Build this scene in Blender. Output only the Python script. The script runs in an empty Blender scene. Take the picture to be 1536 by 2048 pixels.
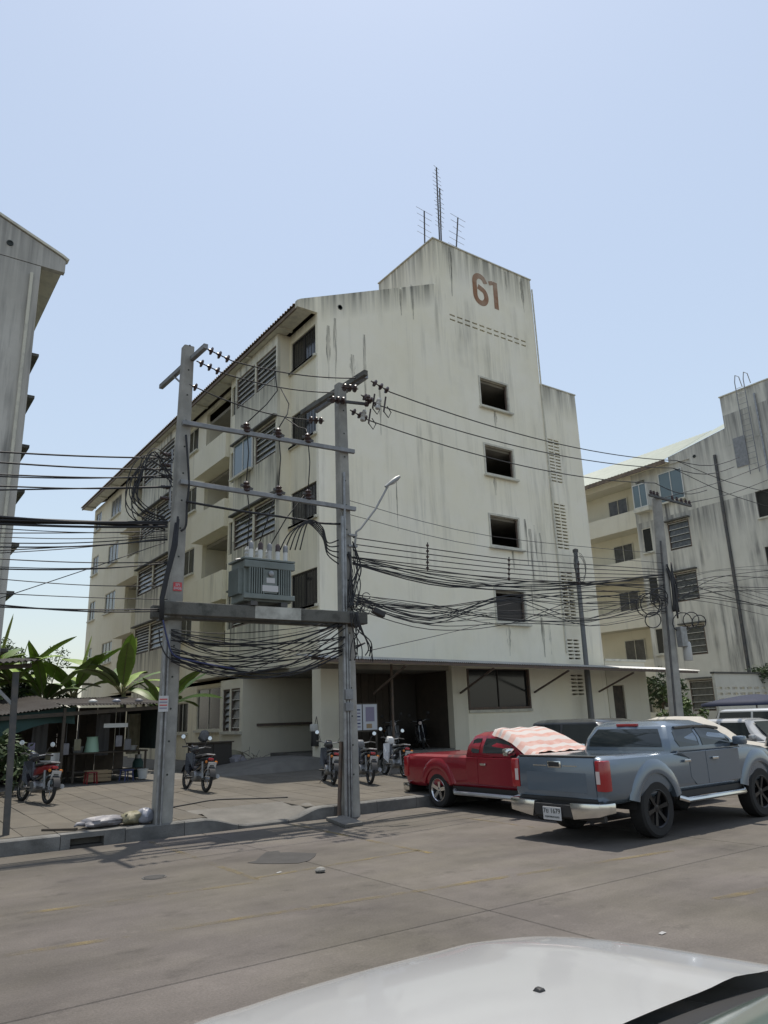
import bpy, bmesh, math, random
from mathutils import Vector, Matrix
random.seed(61)
PI = math.pi
sc = bpy.context.scene
col = sc.collection

# ------------------------------------------------------------------ camera
F_PX, PITCH, ROLL, YAW, EYE = 1479.134, .273047, -.033261, .620734, 1.8
_r = Vector((math.cos(YAW), -math.sin(YAW), 0)); _f = Vector((math.sin(YAW), math.cos(YAW), 0)); _u = Vector((0, 0, 1))
FW = _f*math.cos(PITCH) + _u*math.sin(PITCH)
_u2 = -_f*math.sin(PITCH) + _u*math.cos(PITCH)
RT = _r*math.cos(ROLL) + _u2*math.sin(ROLL)
UP = -_r*math.sin(ROLL) + _u2*math.cos(ROLL)
CAM = Vector((0, 0, EYE))
cd = bpy.data.cameras.new('camera'); cam = bpy.data.objects.new('camera', cd); col.objects.link(cam)
cd.sensor_fit = 'VERTICAL'; cd.sensor_height = 36; cd.lens = F_PX/2048*36
cd.clip_start = .05; cd.clip_end = 3000
cam.matrix_world = Matrix(((RT.x, UP.x, -FW.x, 0), (RT.y, UP.y, -FW.y, 0), (RT.z, UP.z, -FW.z, EYE), (0, 0, 0, 1)))
sc.camera = cam

def at(px, py, X=None, Y=None, z=None):
    """world point seen at a pixel of the 1536x2048 photograph, on a plane of known X, Y or height"""
    d = RT*((px-768)/F_PX) - UP*((py-1024)/F_PX) + FW
    t = X/d.x if X is not None else Y/d.y if Y is not None else (z-EYE)/d.z
    return CAM + d*t

# ------------------------------------------------------------------ sky and sun
SUN_DIR = Vector((.16, .195, 1)).normalized()      # towards the sun: high, behind the building
sun_el = math.asin(SUN_DIR.z); sun_az = math.atan2(SUN_DIR.x, SUN_DIR.y)
w = bpy.data.worlds.new('World'); sc.world = w; w.use_nodes = True
nt = w.node_tree; nt.nodes.clear()
sky = nt.nodes.new('ShaderNodeTexSky'); sky.sky_type = 'NISHITA'; sky.sun_disc = False
sky.sun_elevation = sun_el; sky.sun_rotation = sun_az
sky.altitude = 0; sky.air_density = 1.6; sky.dust_density = 1.0; sky.ozone_density = 4.0
bg = nt.nodes.new('ShaderNodeBackground'); bg.inputs[1].default_value = .094
wo = nt.nodes.new('ShaderNodeOutputWorld')
veil = nt.nodes.new('ShaderNodeMix'); veil.data_type = 'RGBA'; veil.inputs[0].default_value = .5      # even thin haze over the whole sky
veil.inputs[7].default_value = (4.25, 4.45, 4.7, 1); nt.links.new(sky.outputs[0], veil.inputs[6])
nt.links.new(veil.outputs[2], bg.inputs[0]); nt.links.new(bg.outputs[0], wo.inputs[0])
sl = bpy.data.lights.new('sun', 'SUN'); sl.energy = 2.6; sl.angle = math.radians(.53); sl.color = (1, .93, .82)
so = bpy.data.objects.new('sun', sl); col.objects.link(so)
so.rotation_euler = SUN_DIR.to_track_quat('Z', 'Y').to_euler(); so.location = (0, 0, 60)
sc.view_settings.view_transform = 'Standard'; sc.view_settings.look = 'None'
sc.view_settings.exposure = 0.8; sc.view_settings.gamma = 1

# ------------------------------------------------------------------ materials
MATS = {}
def rgb(c): return (c[0], c[1], c[2], 1)
def mat(name, c, rough=.75, metal=0, c2=None, ns=2.0, lo=.35, hi=.65, bump=0, bs=25, coat=0, spec=.5, world=False, c3=None, ns3=.4, sub=0, trans=0, stretch=None, vary=0):
    """principled material; colour varies between c, c2 (fine noise) and c3 (large patches)"""
    m = bpy.data.materials.new(name); m.use_nodes = True; n = m.node_tree; p = n.nodes['Principled BSDF']
    p.inputs['Base Color'].default_value = rgb(c); p.inputs['Roughness'].default_value = rough; p.inputs['Metallic'].default_value = metal
    p.inputs['Specular IOR Level'].default_value = spec
    if coat: p.inputs['Coat Weight'].default_value = coat; p.inputs['Coat Roughness'].default_value = .06
    if trans: p.inputs['Transmission Weight'].default_value = trans
    src = None
    if c2 or bump or c3:
        if world: g = n.nodes.new('ShaderNodeNewGeometry'); src = g.outputs['Position']
        else: g = n.nodes.new('ShaderNodeTexCoord'); src = g.outputs['Object']
        if stretch:
            mp = n.nodes.new('ShaderNodeMapping'); mp.inputs['Scale'].default_value = stretch; n.links.new(src, mp.inputs[0]); src = mp.outputs[0]
    def noise(scale, det=5, rg=.6):
        t = n.nodes.new('ShaderNodeTexNoise'); t.inputs['Scale'].default_value = scale; t.inputs['Detail'].default_value = det; t.inputs['Roughness'].default_value = rg
        n.links.new(src, t.inputs['Vector']); return t.outputs[0]
    out = None
    if c2:
        r = n.nodes.new('ShaderNodeValToRGB'); r.color_ramp.elements[0].position = lo; r.color_ramp.elements[1].position = hi
        r.color_ramp.elements[0].color = rgb(c); r.color_ramp.elements[1].color = rgb(c2)
        n.links.new(noise(ns), r.inputs[0]); out = r.outputs[0]
    if c3:
        r = n.nodes.new('ShaderNodeValToRGB'); r.color_ramp.elements[0].position = .45; r.color_ramp.elements[1].position = .7
        n.links.new(noise(ns3, 6, .65), r.inputs[0])
        mx = n.nodes.new('ShaderNodeMix'); mx.data_type = 'RGBA'; n.links.new(r.outputs[0], mx.inputs[0])
        if out: n.links.new(out, mx.inputs[6])
        else: mx.inputs[6].default_value = rgb(c)
        mx.inputs[7].default_value = rgb(c3); out = mx.outputs[2]
    if vary:
        oi = n.nodes.new('ShaderNodeObjectInfo'); mr = n.nodes.new('ShaderNodeMapRange'); mr.inputs[3].default_value = 1-vary; mr.inputs[4].default_value = 1+vary; n.links.new(oi.outputs['Random'], mr.inputs[0])
        vm = n.nodes.new('ShaderNodeVectorMath'); vm.operation = 'SCALE'; n.links.new(out, vm.inputs[0]); n.links.new(mr.outputs[0], vm.inputs['Scale']); out = vm.outputs[0]
    if out: n.links.new(out, p.inputs['Base Color'])
    if bump:
        b = n.nodes.new('ShaderNodeBump'); b.inputs['Strength'].default_value = bump; b.inputs['Distance'].default_value = .02
        n.links.new(noise(bs, 4), b.inputs['Height']); n.links.new(b.outputs[0], p.inputs['Normal'])
    MATS[name] = m
    return m

def wallmat(name, base, warm, dirt, amount=.5, bands=(), lo=.5, fine=(2.2, 2.2, .16), rain=(1.3, 1.3, .045)):
    """old painted render: soft blotches, rain streaks, heavier runs below the given copings (z, depth)"""
    m = bpy.data.materials.new(name); m.use_nodes = True; n = m.node_tree; p = n.nodes['Principled BSDF']
    p.inputs['Roughness'].default_value = .9; p.inputs['Specular IOR Level'].default_value = .2
    g = n.nodes.new('ShaderNodeNewGeometry'); L = n.links.new
    def noise(scale, sc3, det=5, rg=.6, off=0):
        mp = n.nodes.new('ShaderNodeMapping'); mp.inputs['Scale'].default_value = sc3; mp.inputs['Location'].default_value = (off, off*.7, off*1.3)
        L(g.outputs['Position'], mp.inputs[0])
        t = n.nodes.new('ShaderNodeTexNoise'); t.inputs['Scale'].default_value = scale; t.inputs['Detail'].default_value = det; t.inputs['Roughness'].default_value = rg
        L(mp.outputs[0], t.inputs['Vector']); return t.outputs[0]
    def ramp(x, a, b):
        r = n.nodes.new('ShaderNodeMapRange'); r.inputs[1].default_value = a; r.inputs[2].default_value = b; L(x, r.inputs[0]); return r.outputs[0]
    def mul(a, b):
        q = n.nodes.new('ShaderNodeMath'); q.operation = 'MULTIPLY'; L(a, q.inputs[0])
        if isinstance(b, float): q.inputs[1].default_value = b
        else: L(b, q.inputs[1])
        return q.outputs[0]
    def mx(a, b):
        q = n.nodes.new('ShaderNodeMath'); q.operation = 'MAXIMUM'; L(a, q.inputs[0]); L(b, q.inputs[1]); return q.outputs[0]
    def mix(f, a, b):
        q = n.nodes.new('ShaderNodeMix'); q.data_type = 'RGBA'; L(f, q.inputs[0])
        for i, s in ((6, a), (7, b)):
            if isinstance(s, tuple): q.inputs[i].default_value = rgb(s)
            else: L(s, q.inputs[i])
        return q.outputs[2]
    c = mix(ramp(noise(.5, (1, 1, 1), 6), .35, .68), base, warm)
    c = mix(mul(ramp(noise(1.1, (1, 1, .5), 7, .7, 3), .5, .75), .25), c, tuple(x*.75 for x in base))
    st = mul(ramp(noise(1.2, fine, 5, .65, 7), lo, lo+.2), ramp(noise(.22, (1, 1, .8), 4, .6, 11), .46, .64))
    st2 = mul(ramp(noise(2.6, rain, 6, .7, 19), lo+.02, lo+.22), ramp(noise(.3, (1, 1, .5), 3, .6, 23), .5, .66))
    s = mx(mul(st, amount), mul(st2, amount*.9))
    sep = n.nodes.new('ShaderNodeSeparateXYZ'); L(g.outputs['Position'], sep.inputs[0])
    for bd in bands:
        z0, dep = bd[:2]; sx, x0, xa, xb = bd[2:] if len(bd) > 2 else (0, 0, -999, 999)
        zz = n.nodes.new('ShaderNodeMath'); zz.operation = 'MULTIPLY_ADD'; L(sep.outputs[0], zz.inputs[0]); zz.inputs[1].default_value = -sx; 
        ad = n.nodes.new('ShaderNodeMath'); ad.operation = 'ADD'; L(sep.outputs[2], ad.inputs[0]); ad.inputs[1].default_value = sx*x0; L(ad.outputs[0], zz.inputs[2])
        g1 = n.nodes.new('ShaderNodeMath'); g1.operation = 'GREATER_THAN'; L(sep.outputs[0], g1.inputs[0]); g1.inputs[1].default_value = xa
        g2 = n.nodes.new('ShaderNodeMath'); g2.operation = 'LESS_THAN'; L(sep.outputs[0], g2.inputs[0]); g2.inputs[1].default_value = xb
        gg = mul(g1.outputs[0], g2.outputs[0])
        zr = n.nodes.new('ShaderNodeMapRange'); zr.inputs[1].default_value = z0-dep; zr.inputs[2].default_value = z0; L(zz.outputs[0], zr.inputs[0])
        up = n.nodes.new('ShaderNodeMath'); up.operation = 'LESS_THAN'; L(zz.outputs[0], up.inputs[0]); up.inputs[1].default_value = z0+.5
        run = ramp(noise(2.8, (1.6, 1.6, .06), 5, .65, z0), .33, .62)
        s = mx(s, mul(mul(mul(mul(zr.outputs[0], run), up.outputs[0]), gg), .8))
    c = mix(s, c, dirt)
    L(c, p.inputs['Base Color'])
    b = n.nodes.new('ShaderNodeBump'); b.inputs['Strength'].default_value = .25; b.inputs['Distance'].default_value = .02
    L(noise(6, (1, 1, 1), 6), b.inputs['Height']); L(b.outputs[0], p.inputs['Normal'])
    MATS[name] = m
    return m

CREAM = (.87, .82, .65); CREAM2 = (.90, .86, .73)
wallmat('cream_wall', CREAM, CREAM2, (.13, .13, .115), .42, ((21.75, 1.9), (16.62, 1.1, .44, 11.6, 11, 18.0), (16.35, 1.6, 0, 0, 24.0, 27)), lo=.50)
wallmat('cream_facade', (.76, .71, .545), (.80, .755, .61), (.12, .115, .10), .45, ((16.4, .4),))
wallmat('stained_bay', (.70, .67, .53), (.76, .73, .61), (.10, .098, .09), .95, ((14.4, 1.6), (11.36, 1.6), (8.32, 1.6), (5.28, 1.6)), lo=.46)
wallmat('grey_wall', (.46, .445, .40), (.56, .545, .50), (.16, .16, .155), .8, ((17.6, 3.5),), lo=.46)
wallmat('stained_wall', (.60, .585, .51), (.68, .665, .595), (.13, .13, .13), .95, ((17.2, 3.0), (12.4, 2.0)), lo=.43)
wallmat('pale_wall', (.69, .65, .52), (.73, .695, .58), (.2, .2, .18), .25)
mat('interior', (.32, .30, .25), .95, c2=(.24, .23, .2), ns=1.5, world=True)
mat('trim', (.62, .60, .50), .85, c2=(.42, .41, .36), ns=3, world=True, lo=.45, hi=.75)
mat('roof_tile', (.20, .155, .11), .9, c2=(.13, .10, .08), ns=4, world=True)
mat('green_roof', (.21, .25, .21), .6, c2=(.26, .30, .255), ns=1.2, world=True)
mat('number_paint', (.27, .135, .07), .85, c2=(.33, .18, .10), ns=5, world=True, c3=(.42, .33, .25), ns3=1.0)
mat('dark_glass', (.018, .02, .02), .12, spec=.5)
mat('curtain_glass', (.10, .10, .095), .22, c2=(.05, .05, .05), ns=3, world=True)
mat('louver_glass', (.10, .103, .092), .25, c2=(.05, .053, .05), ns=6, world=True)
mat('blue_glass', (.13, .18, .20), .15)
mat('grille', (.045, .04, .035), .7)
mat('white_frame', (.62, .62, .58), .6)
mat('slat_white', (.5, .5, .46), .5)
mat('canopy_sheet', (.50, .51, .52), .45, metal=.35, c2=(.34, .34, .33), ns=1.3, world=True)
mat('rust_steel', (.10, .085, .075), .8, c2=(.16, .11, .08), ns=9)
mat('steel', (.34, .35, .36), .45, metal=.7, c2=(.22, .22, .22), ns=6)
mat('dark_steel', (.07, .075, .08), .6, metal=.4, c2=(.12, .11, .1), ns=5)
mat('galv', (.28, .285, .29), .55, metal=.4, c2=(.20, .205, .21), ns=5)
mat('pole_concrete', (.27, .265, .24), .9, c2=(.36, .35, .32), ns=3.5, world=True, bump=.3, bs=40, c3=(.20, .20, .19), ns3=.9)
mat('beam_concrete', (.075, .074, .066), .95, c2=(.25, .245, .22), ns=2.2, world=True, bump=.5, bs=30, c3=(.06, .062, .055), ns3=2.2, lo=.4, hi=.7)
mat('beam_paint', (.50, .50, .45), .8, c2=(.28, .28, .25), ns=4, world=True)
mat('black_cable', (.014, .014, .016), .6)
mat('blue_cable', (.03, .04, .12), .55)
mat('insulator', (.045, .025, .022), .3)
mat('porcelain', (.42, .42, .40), .3)
mat('transformer_paint', (.145, .17, .16), .55, c2=(.20, .23, .215), ns=4, world=True, c3=(.12, .14, .13), ns3=2)
mat('plate_white', (.5, .5, .5), .5)
mat('paper', (.48, .50, .53), .7)
mat('scrap', (.30, .30, .30), .8)
mat('paper_purple', (.22, .20, .28), .7)
mat('sign_red', (.55, .06, .07), .5, c2=(.48, .05, .06), ns=20)
mat('ink', (.02, .025, .02), .6)
def roadmat():
    m = bpy.data.materials.new('road'); m.use_nodes = True; n = m.node_tree; P = n.nodes['Principled BSDF']; L = n.links.new
    P.inputs['Roughness'].default_value = .88; P.inputs['Specular IOR Level'].default_value = .3
    g = n.nodes.new('ShaderNodeNewGeometry')
    def noise(scale, s3, det, rg, off):
        mp = n.nodes.new('ShaderNodeMapping'); mp.inputs['Scale'].default_value = s3; mp.inputs['Location'].default_value = (off, off*1.7, 0); L(g.outputs['Position'], mp.inputs[0])
        t = n.nodes.new('ShaderNodeTexNoise'); t.inputs['Scale'].default_value = scale; t.inputs['Detail'].default_value = det; t.inputs['Roughness'].default_value = rg; L(mp.outputs[0], t.inputs['Vector']); return t.outputs[0]
    def rng(x, a, b, c, d):
        r = n.nodes.new('ShaderNodeMapRange'); r.inputs[1].default_value = a; r.inputs[2].default_value = b; r.inputs[3].default_value = c; r.inputs[4].default_value = d; L(x, r.inputs[0]); return r.outputs[0]
    def op(o, a, b):
        q = n.nodes.new('ShaderNodeMath'); q.operation = o; L(a, q.inputs[0]); L(b, q.inputs[1]); return q.outputs[0]
    f = op('MULTIPLY', rng(noise(.55, (1, 1, 1), 8, .68, 0), .3, .7, .74, 1.26), rng(noise(1.3, (.16, 1.1, 1), 6, .6, 5), .3, .7, .84, 1.16))     # blotches, wheel-worn streaks along the street
    f = op('MULTIPLY', f, rng(noise(2.3, (.7, 1, 1), 5, .7, 9), .56, .72, 1.0, .70))                                                            # drips and old oil
    f = op('MULTIPLY', f, rng(noise(3.4, (1, .8, 1), 6, .7, 14), .60, .74, 1.0, 1.30))                                                          # pale dust
    f = op('MULTIPLY', f, rng(noise(55, (1, 1, 1), 3, .7, 2), .25, .75, .76, 1.24))                                                             # grain
    oi = n.nodes.new('ShaderNodeObjectInfo'); f = op('MULTIPLY', f, rng(oi.outputs['Random'], 0, 1, .93, 1.07))
    hue = n.nodes.new('ShaderNodeMix'); hue.data_type = 'RGBA'; L(rng(noise(.35, (1, 1, 1), 4, .6, 31), .4, .62, 0, 1), hue.inputs[0]); hue.inputs[6].default_value = (.108, .096, .088, 1); hue.inputs[7].default_value = (.110, .099, .083, 1)
    vm = n.nodes.new('ShaderNodeVectorMath'); vm.operation = 'SCALE'; L(hue.outputs[2], vm.inputs[0]); L(f, vm.inputs['Scale']); L(vm.outputs[0], P.inputs['Base Color'])
    b = n.nodes.new('ShaderNodeBump'); b.inputs['Strength'].default_value = .35; b.inputs['Distance'].default_value = .015; L(noise(45, (1, 1, 1), 5, .7, 3), b.inputs['Height']); L(b.outputs[0], P.inputs['Normal'])
    MATS['road'] = m
roadmat()
mat('joint_dirt', (.06, .055, .05), 1.0)
mat('road_paint', (.225, .165, .062), .9, c2=(.17, .14, .085), ns=3.2, world=True, lo=.35, hi=.6)
def wear(name, lo, hi, scale):
    """paint worn through to the concrete in patches"""
    n = MATS[name].node_tree; P = n.nodes['Principled BSDF']; g = n.nodes.new('ShaderNodeNewGeometry'); t = n.nodes.new('ShaderNodeTexNoise'); t.inputs['Scale'].default_value = scale; t.inputs['Detail'].default_value = 8; t.inputs['Roughness'].default_value = .72
    r = n.nodes.new('ShaderNodeMapRange'); r.inputs[1].default_value = lo; r.inputs[2].default_value = hi; r.inputs[4].default_value = .75
    n.links.new(g.outputs['Position'], t.inputs['Vector']); n.links.new(t.outputs[0], r.inputs[0]); n.links.new(r.outputs[0], P.inputs['Alpha'])
wear('road_paint', .44, .62, 1.1)
mat('tar_patch', (.040, .038, .037), .9, c2=(.055, .052, .05), ns=3, world=True, bump=.3, bs=50)
mat('oil_stain', (.15, .135, .118), .8, c2=(.20, .18, .16), ns=4, world=True)
mat('paving', (.092, .082, .067), .93, c2=(.124, .111, .09), ns=1.6, world=True, bump=.3, bs=50, c3=(.10, .091, .078), ns3=.5, vary=.09)
mat('kerb', (.105, .103, .098), .9, c2=(.17, .168, .16), ns=2.4, world=True, bump=.5, bs=40, c3=(.07, .07, .067), ns3=1.3, vary=.10)
mat('ramp_concrete', (.115, .11, .10), .95, c2=(.16, .152, .138), ns=2, world=True, bump=.4, bs=30)
mat('soil', (.10, .09, .07), 1.0, c2=(.14, .125, .10), ns=1.2, world=True, bump=.4, bs=20)
mat('blue_paint', (.125, .162, .205), .26, metal=.4, coat=.9)
mat('red_paint', (.24, .006, .018), .3, metal=.1, coat=.6)
mat('dark_paint', (.022, .026, .032), .3, metal=.2, coat=.7)
mat('black_paint', (.012, .012, .014), .25, coat=.8)
mat('white_paint', (.41, .415, .42), .25, coat=.7)
mat('silver_paint', (.42, .44, .46), .32, metal=.6, coat=.6)
mat('tyre', (.018, .018, .018), .85, bump=.2, bs=60)
mat('black_rim', (.02, .02, .022), .35, metal=.5)
mat('bright_rim', (.62, .62, .63), .2, metal=1)
mat('chrome', (.68, .68, .66), .16, metal=1)
mat('black_plastic', (.02, .02, .021), .55)
mat('tail_red', (.32, .012, .018), .2, coat=.6)
mat('tail_clear', (.60, .52, .50), .2, coat=.6)
mat('amber', (.5, .16, .02), .3)
mat('car_glass', (.02, .026, .028), .05, spec=.7)
mat('windscreen', (.16, .21, .19), .08, spec=.6)
mat('sticker', (.30, .5, .48), .6)
mat('sheet_white', (.48, .44, .42), .85)
mat('sheet_pink', (.46, .25, .21), .85, c2=(.50, .34, .30), ns=6)
mat('car_cover', (.42, .40, .36), .8, c2=(.38, .36, .32), ns=3, bump=.25, bs=6)
mat('seat_vinyl', (.02, .02, .022), .5)
mat('bike_black', (.014, .014, .018), .25, coat=.5)
mat('bike_red', (.20, .01, .014), .3, coat=.5)
mat('bike_white', (.6, .6, .6), .3, coat=.4)
mat('bike_grey', (.16, .165, .175), .35, coat=.4)
mat('banana_leaf', (.16, .25, .045), .5, c2=(.22, .32, .07), ns=3, spec=.4)
mat('banana_young', (.24, .34, .06), .5, c2=(.32, .40, .08), ns=3)
mat('banana_dark', (.065, .12, .028), .5, c2=(.10, .17, .04), ns=3)
mat('banana_stem', (.15, .16, .07), .8, c2=(.20, .17, .09), ns=6)
mat('leaf_mid', (.06, .105, .03), .6, c2=(.09, .14, .04), ns=2)
mat('leaf_dark', (.03, .055, .018), .6, c2=(.05, .08, .026), ns=2)
mat('bark', (.11, .09, .065), .95, c2=(.16, .13, .095), ns=8)
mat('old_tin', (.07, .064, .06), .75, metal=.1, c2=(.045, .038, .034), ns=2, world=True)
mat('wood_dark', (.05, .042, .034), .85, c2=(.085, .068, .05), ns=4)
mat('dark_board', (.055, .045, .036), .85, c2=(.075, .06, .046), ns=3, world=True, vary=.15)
mat('tarp_dark', (.022, .035, .032), .8)
mat('tarp_green', (.02, .055, .05), .75)
mat('tarp_blue', (.010, .017, .046), .75)
mat('plastic_green', (.35, .55, .42), .5)
mat('plastic_white', (.55, .56, .54), .5)
mat('cloth_grey', (.16, .16, .165), .9)
mat('bag_grey', (.17, .165, .18), .5, c2=(.24, .235, .25), ns=5, bump=.5, bs=12)
mat('bag_olive', (.17, .16, .10), .6, c2=(.24, .22, .15), ns=6, bump=.5, bs=12)
mat('bag_white', (.26, .27, .31), .4, bump=.4, bs=15)
mat('cardboard', (.30, .22, .13), .9)
mat('pole_steel', (.13, .14, .145), .55, metal=.3, c2=(.17, .165, .16), ns=4, world=True)
mat('rain_stain', (.13, .13, .118), .95)
mat('lamp_metal', (.30, .31, .31), .5, metal=.4)
mat('rubble', (.22, .215, .20), .95, bump=.6, bs=30)

def drip(name):
    n = MATS[name].node_tree; P = n.nodes['Principled BSDF']; g = n.nodes.new('ShaderNodeNewGeometry'); mp = n.nodes.new('ShaderNodeMapping'); mp.inputs['Scale'].default_value = (9, 9, .5)
    t = n.nodes.new('ShaderNodeTexNoise'); t.inputs['Scale'].default_value = 1.0; t.inputs['Detail'].default_value = 7; t.inputs['Roughness'].default_value = .7
    r = n.nodes.new('ShaderNodeMapRange'); r.inputs[1].default_value = .42; r.inputs[2].default_value = .68; r.inputs[4].default_value = .75
    n.links.new(g.outputs['Position'], mp.inputs[0]); n.links.new(mp.outputs[0], t.inputs['Vector']); n.links.new(t.outputs[0], r.inputs[0]); n.links.new(r.outputs[0], P.inputs['Alpha'])
drip('rain_stain')
# ------------------------------------------------------------------ mesh helpers
class MB:
    def __init__(s, M=None): s.v = []; s.f = []; s.M = M
    def add(s, vs, fs):
        k = len(s.v)
        s.v += [(s.M @ Vector(p)) if s.M else Vector(p) for p in vs]
        s.f += [tuple(i+k for i in f) for f in fs]
        return s
    def box(s, a0, a1, b0, b1, c0, c1):
        vs = [(a, b, c) for a in (a0, a1) for b in (b0, b1) for c in (c0, c1)]
        return s.add(vs, [(0, 1, 3, 2), (4, 6, 7, 5), (0, 4, 5, 1), (2, 3, 7, 6), (0, 2, 6, 4), (1, 5, 7, 3)])
    def obox(s, p, size, R):
        h = [x/2 for x in size]; p = Vector(p)
        vs = [p + R @ Vector((a*h[0], b*h[1], c*h[2])) for a in (-1, 1) for b in (-1, 1) for c in (-1, 1)]
        return s.add(vs, [(0, 1, 3, 2), (4, 6, 7, 5), (0, 4, 5, 1), (2, 3, 7, 6), (0, 2, 6, 4), (1, 5, 7, 3)])
    def beam(s, p, q, wd, ht, up=(0, 0, 1)):
        p = Vector(p); q = Vector(q); x = (q-p).normalized(); y = Vector(up).cross(x)
        if y.length < 1e-4: y = Vector((0, 1, 0)).cross(x)
        y.normalize(); z = x.cross(y); R = Matrix((x, y, z)).transposed()
        return s.obox((p+q)/2, ((q-p).length, wd, ht), R)
    def prism(s, poly, c0, c1):
        n = len(poly)
        vs = [(a, b, c0) for a, b in poly] + [(a, b, c1) for a, b in poly]
        fs = [tuple(range(n)), tuple(range(2*n-1, n-1, -1))] + [(i, (i+1) % n, n+(i+1) % n, n+i) for i in range(n)]
        return s.add(vs, fs)
    def loft(s, rings, caps=True, closed=True):
        n = len(rings[0]); vs = [p for r in rings for p in r]; fs = []
        for k in range(len(rings)-1):
            for i in range(n if closed else n-1):
                j = (i+1) % n; fs.append((k*n+i, k*n+j, (k+1)*n+j, (k+1)*n+i))
        if caps: fs += [tuple(range(n))[::-1], tuple(range((len(rings)-1)*n, len(rings)*n))]
        return s.add(vs, fs)
    def tube(s, pts, r, n=6, caps=True):
        pts = [Vector(p) for p in pts]; m = len(pts); rr = r if isinstance(r, (list, tuple)) else [r]*m
        t0 = (pts[1]-pts[0]).normalized(); a = Vector((0, 0, 1)) if abs(t0.z) < .9 else Vector((1, 0, 0))
        nn = (a - t0*a.dot(t0)).normalized(); rings = []
        for i in range(m):
            t = (pts[min(i+1, m-1)]-pts[max(i-1, 0)]).normalized()
            nn = nn - t*nn.dot(t)
            nn = nn.normalized() if nn.length > 1e-5 else t.orthogonal().normalized()
            b = t.cross(nn)
            rings.append([pts[i] + (nn*math.cos(2*PI*k/n) + b*math.sin(2*PI*k/n))*rr[i] for k in range(n)])
        return s.loft(rings, caps)
    def lathe(s, prof, o=(0, 0, 0), ax=(0, 0, 1), n=16, caps=True):
        o = Vector(o); ax = Vector(ax).normalized(); u = ax.orthogonal().normalized(); v = ax.cross(u)
        rings = [[o + ax*h + (u*math.cos(2*PI*k/n) + v*math.sin(2*PI*k/n))*max(r, 1e-4) for k in range(n)] for r, h in prof]
        return s.loft(rings, caps)
    def grid(s, rows):
        n = len(rows[0]); vs = [p for r in rows for p in r]
        return s.add(vs, [(i*n+j, i*n+j+1, (i+1)*n+j+1, (i+1)*n+j) for i in range(len(rows)-1) for j in range(n-1)])
    def mesh(s, name, smooth=False, bevel=0, recalc=True, seg=2, ang=35):
        me = bpy.data.meshes.new(name); me.from_pydata([tuple(p) for p in s.v], [], s.f)
        if recalc or bevel:
            bm = bmesh.new(); bm.from_mesh(me)
            if bevel:
                bmesh.ops.remove_doubles(bm, verts=bm.verts, dist=1e-5)
            bmesh.ops.recalc_face_normals(bm, faces=bm.faces)
            if bevel:
                es = [e for e in bm.edges if len(e.link_faces) == 2 and e.calc_face_angle(0) > math.radians(ang)]
                bmesh.ops.bevel(bm, geom=es, offset=bevel, segments=seg, profile=.5, affect='EDGES', clamp_overlap=True)
            bm.to_mesh(me); bm.free()
        if smooth:
            me.polygons.foreach_set('use_smooth', [True]*len(me.polygons))
            if smooth != 2: me.set_sharp_from_angle(angle=math.radians(38))
        me.update()
        return me

def link(name, me, m=None, parent=None, world=False):
    o = bpy.data.objects.new(name, me); col.objects.link(o)
    if m: me.materials.clear(); me.materials.append(MATS[m])
    if parent:
        o.parent = parent
        if world:
            r = parent
            while r.parent: r = r.parent
            if parent is r: o.matrix_parent_inverse = r.matrix_basis.inverted()
    return o
def part(name, mb, m, parent, smooth=False, bevel=0, **k):
    """a part whose coordinates are world coordinates when its thing was made with at_world()"""
    return link(name, mb.mesh(name, smooth, bevel, **k), m, parent, bool(root_of(parent).get('_w')) if parent else False)
def root_of(o):
    while o.parent: o = o.parent
    return o
def tag(o, label, cat, group=None, kind=None):
    if label: o['label'] = label
    if cat: o['category'] = cat
    if group: o['group'] = group
    if kind: o['kind'] = kind
    return o
def thing(name, label, cat, loc=(0, 0, 0), rz=0, group=None, rx=0, ry=0):
    o = bpy.data.objects.new(name, None); col.objects.link(o); o.empty_display_size = .2
    o.location = loc; o.rotation_euler = (rx, ry, rz)
    return tag(o, label, cat, group)
def wthing(name, label, cat, loc, group=None):
    """a thing whose parts are given in world coordinates"""
    o = bpy.data.objects.new(name, None); col.objects.link(o); o.empty_display_size = .2
    o.location = loc; o['_w'] = 1
    return tag(o, label, cat, group)
def solo(name, mb, m, label, cat, group=None, smooth=False, bevel=0, **k):
    o = link(name, mb.mesh(name, smooth, bevel, **k), m)
    return tag(o, label, cat, group)
def struct(name, mb, m, parent=None, smooth=False, bevel=0):
    o = link(name, mb.mesh(name, smooth, bevel), m, parent)
    if not parent: o['kind'] = 'structure'
    return o
def frame(o, u, n):
    u = Vector(u); n = Vector(n); v = Vector((0, 0, 1))
    return Matrix(((u.x, v.x, n.x, o[0]), (u.y, v.y, n.y, o[1]), (u.z, v.z, n.z, o[2]), (0, 0, 0, 1)))
def copy_tree(o, parent=None):
    c = o.copy(); col.objects.link(c); c.parent = parent
    for ch in list(o.children): copy_tree(ch, c)
    return c
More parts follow.
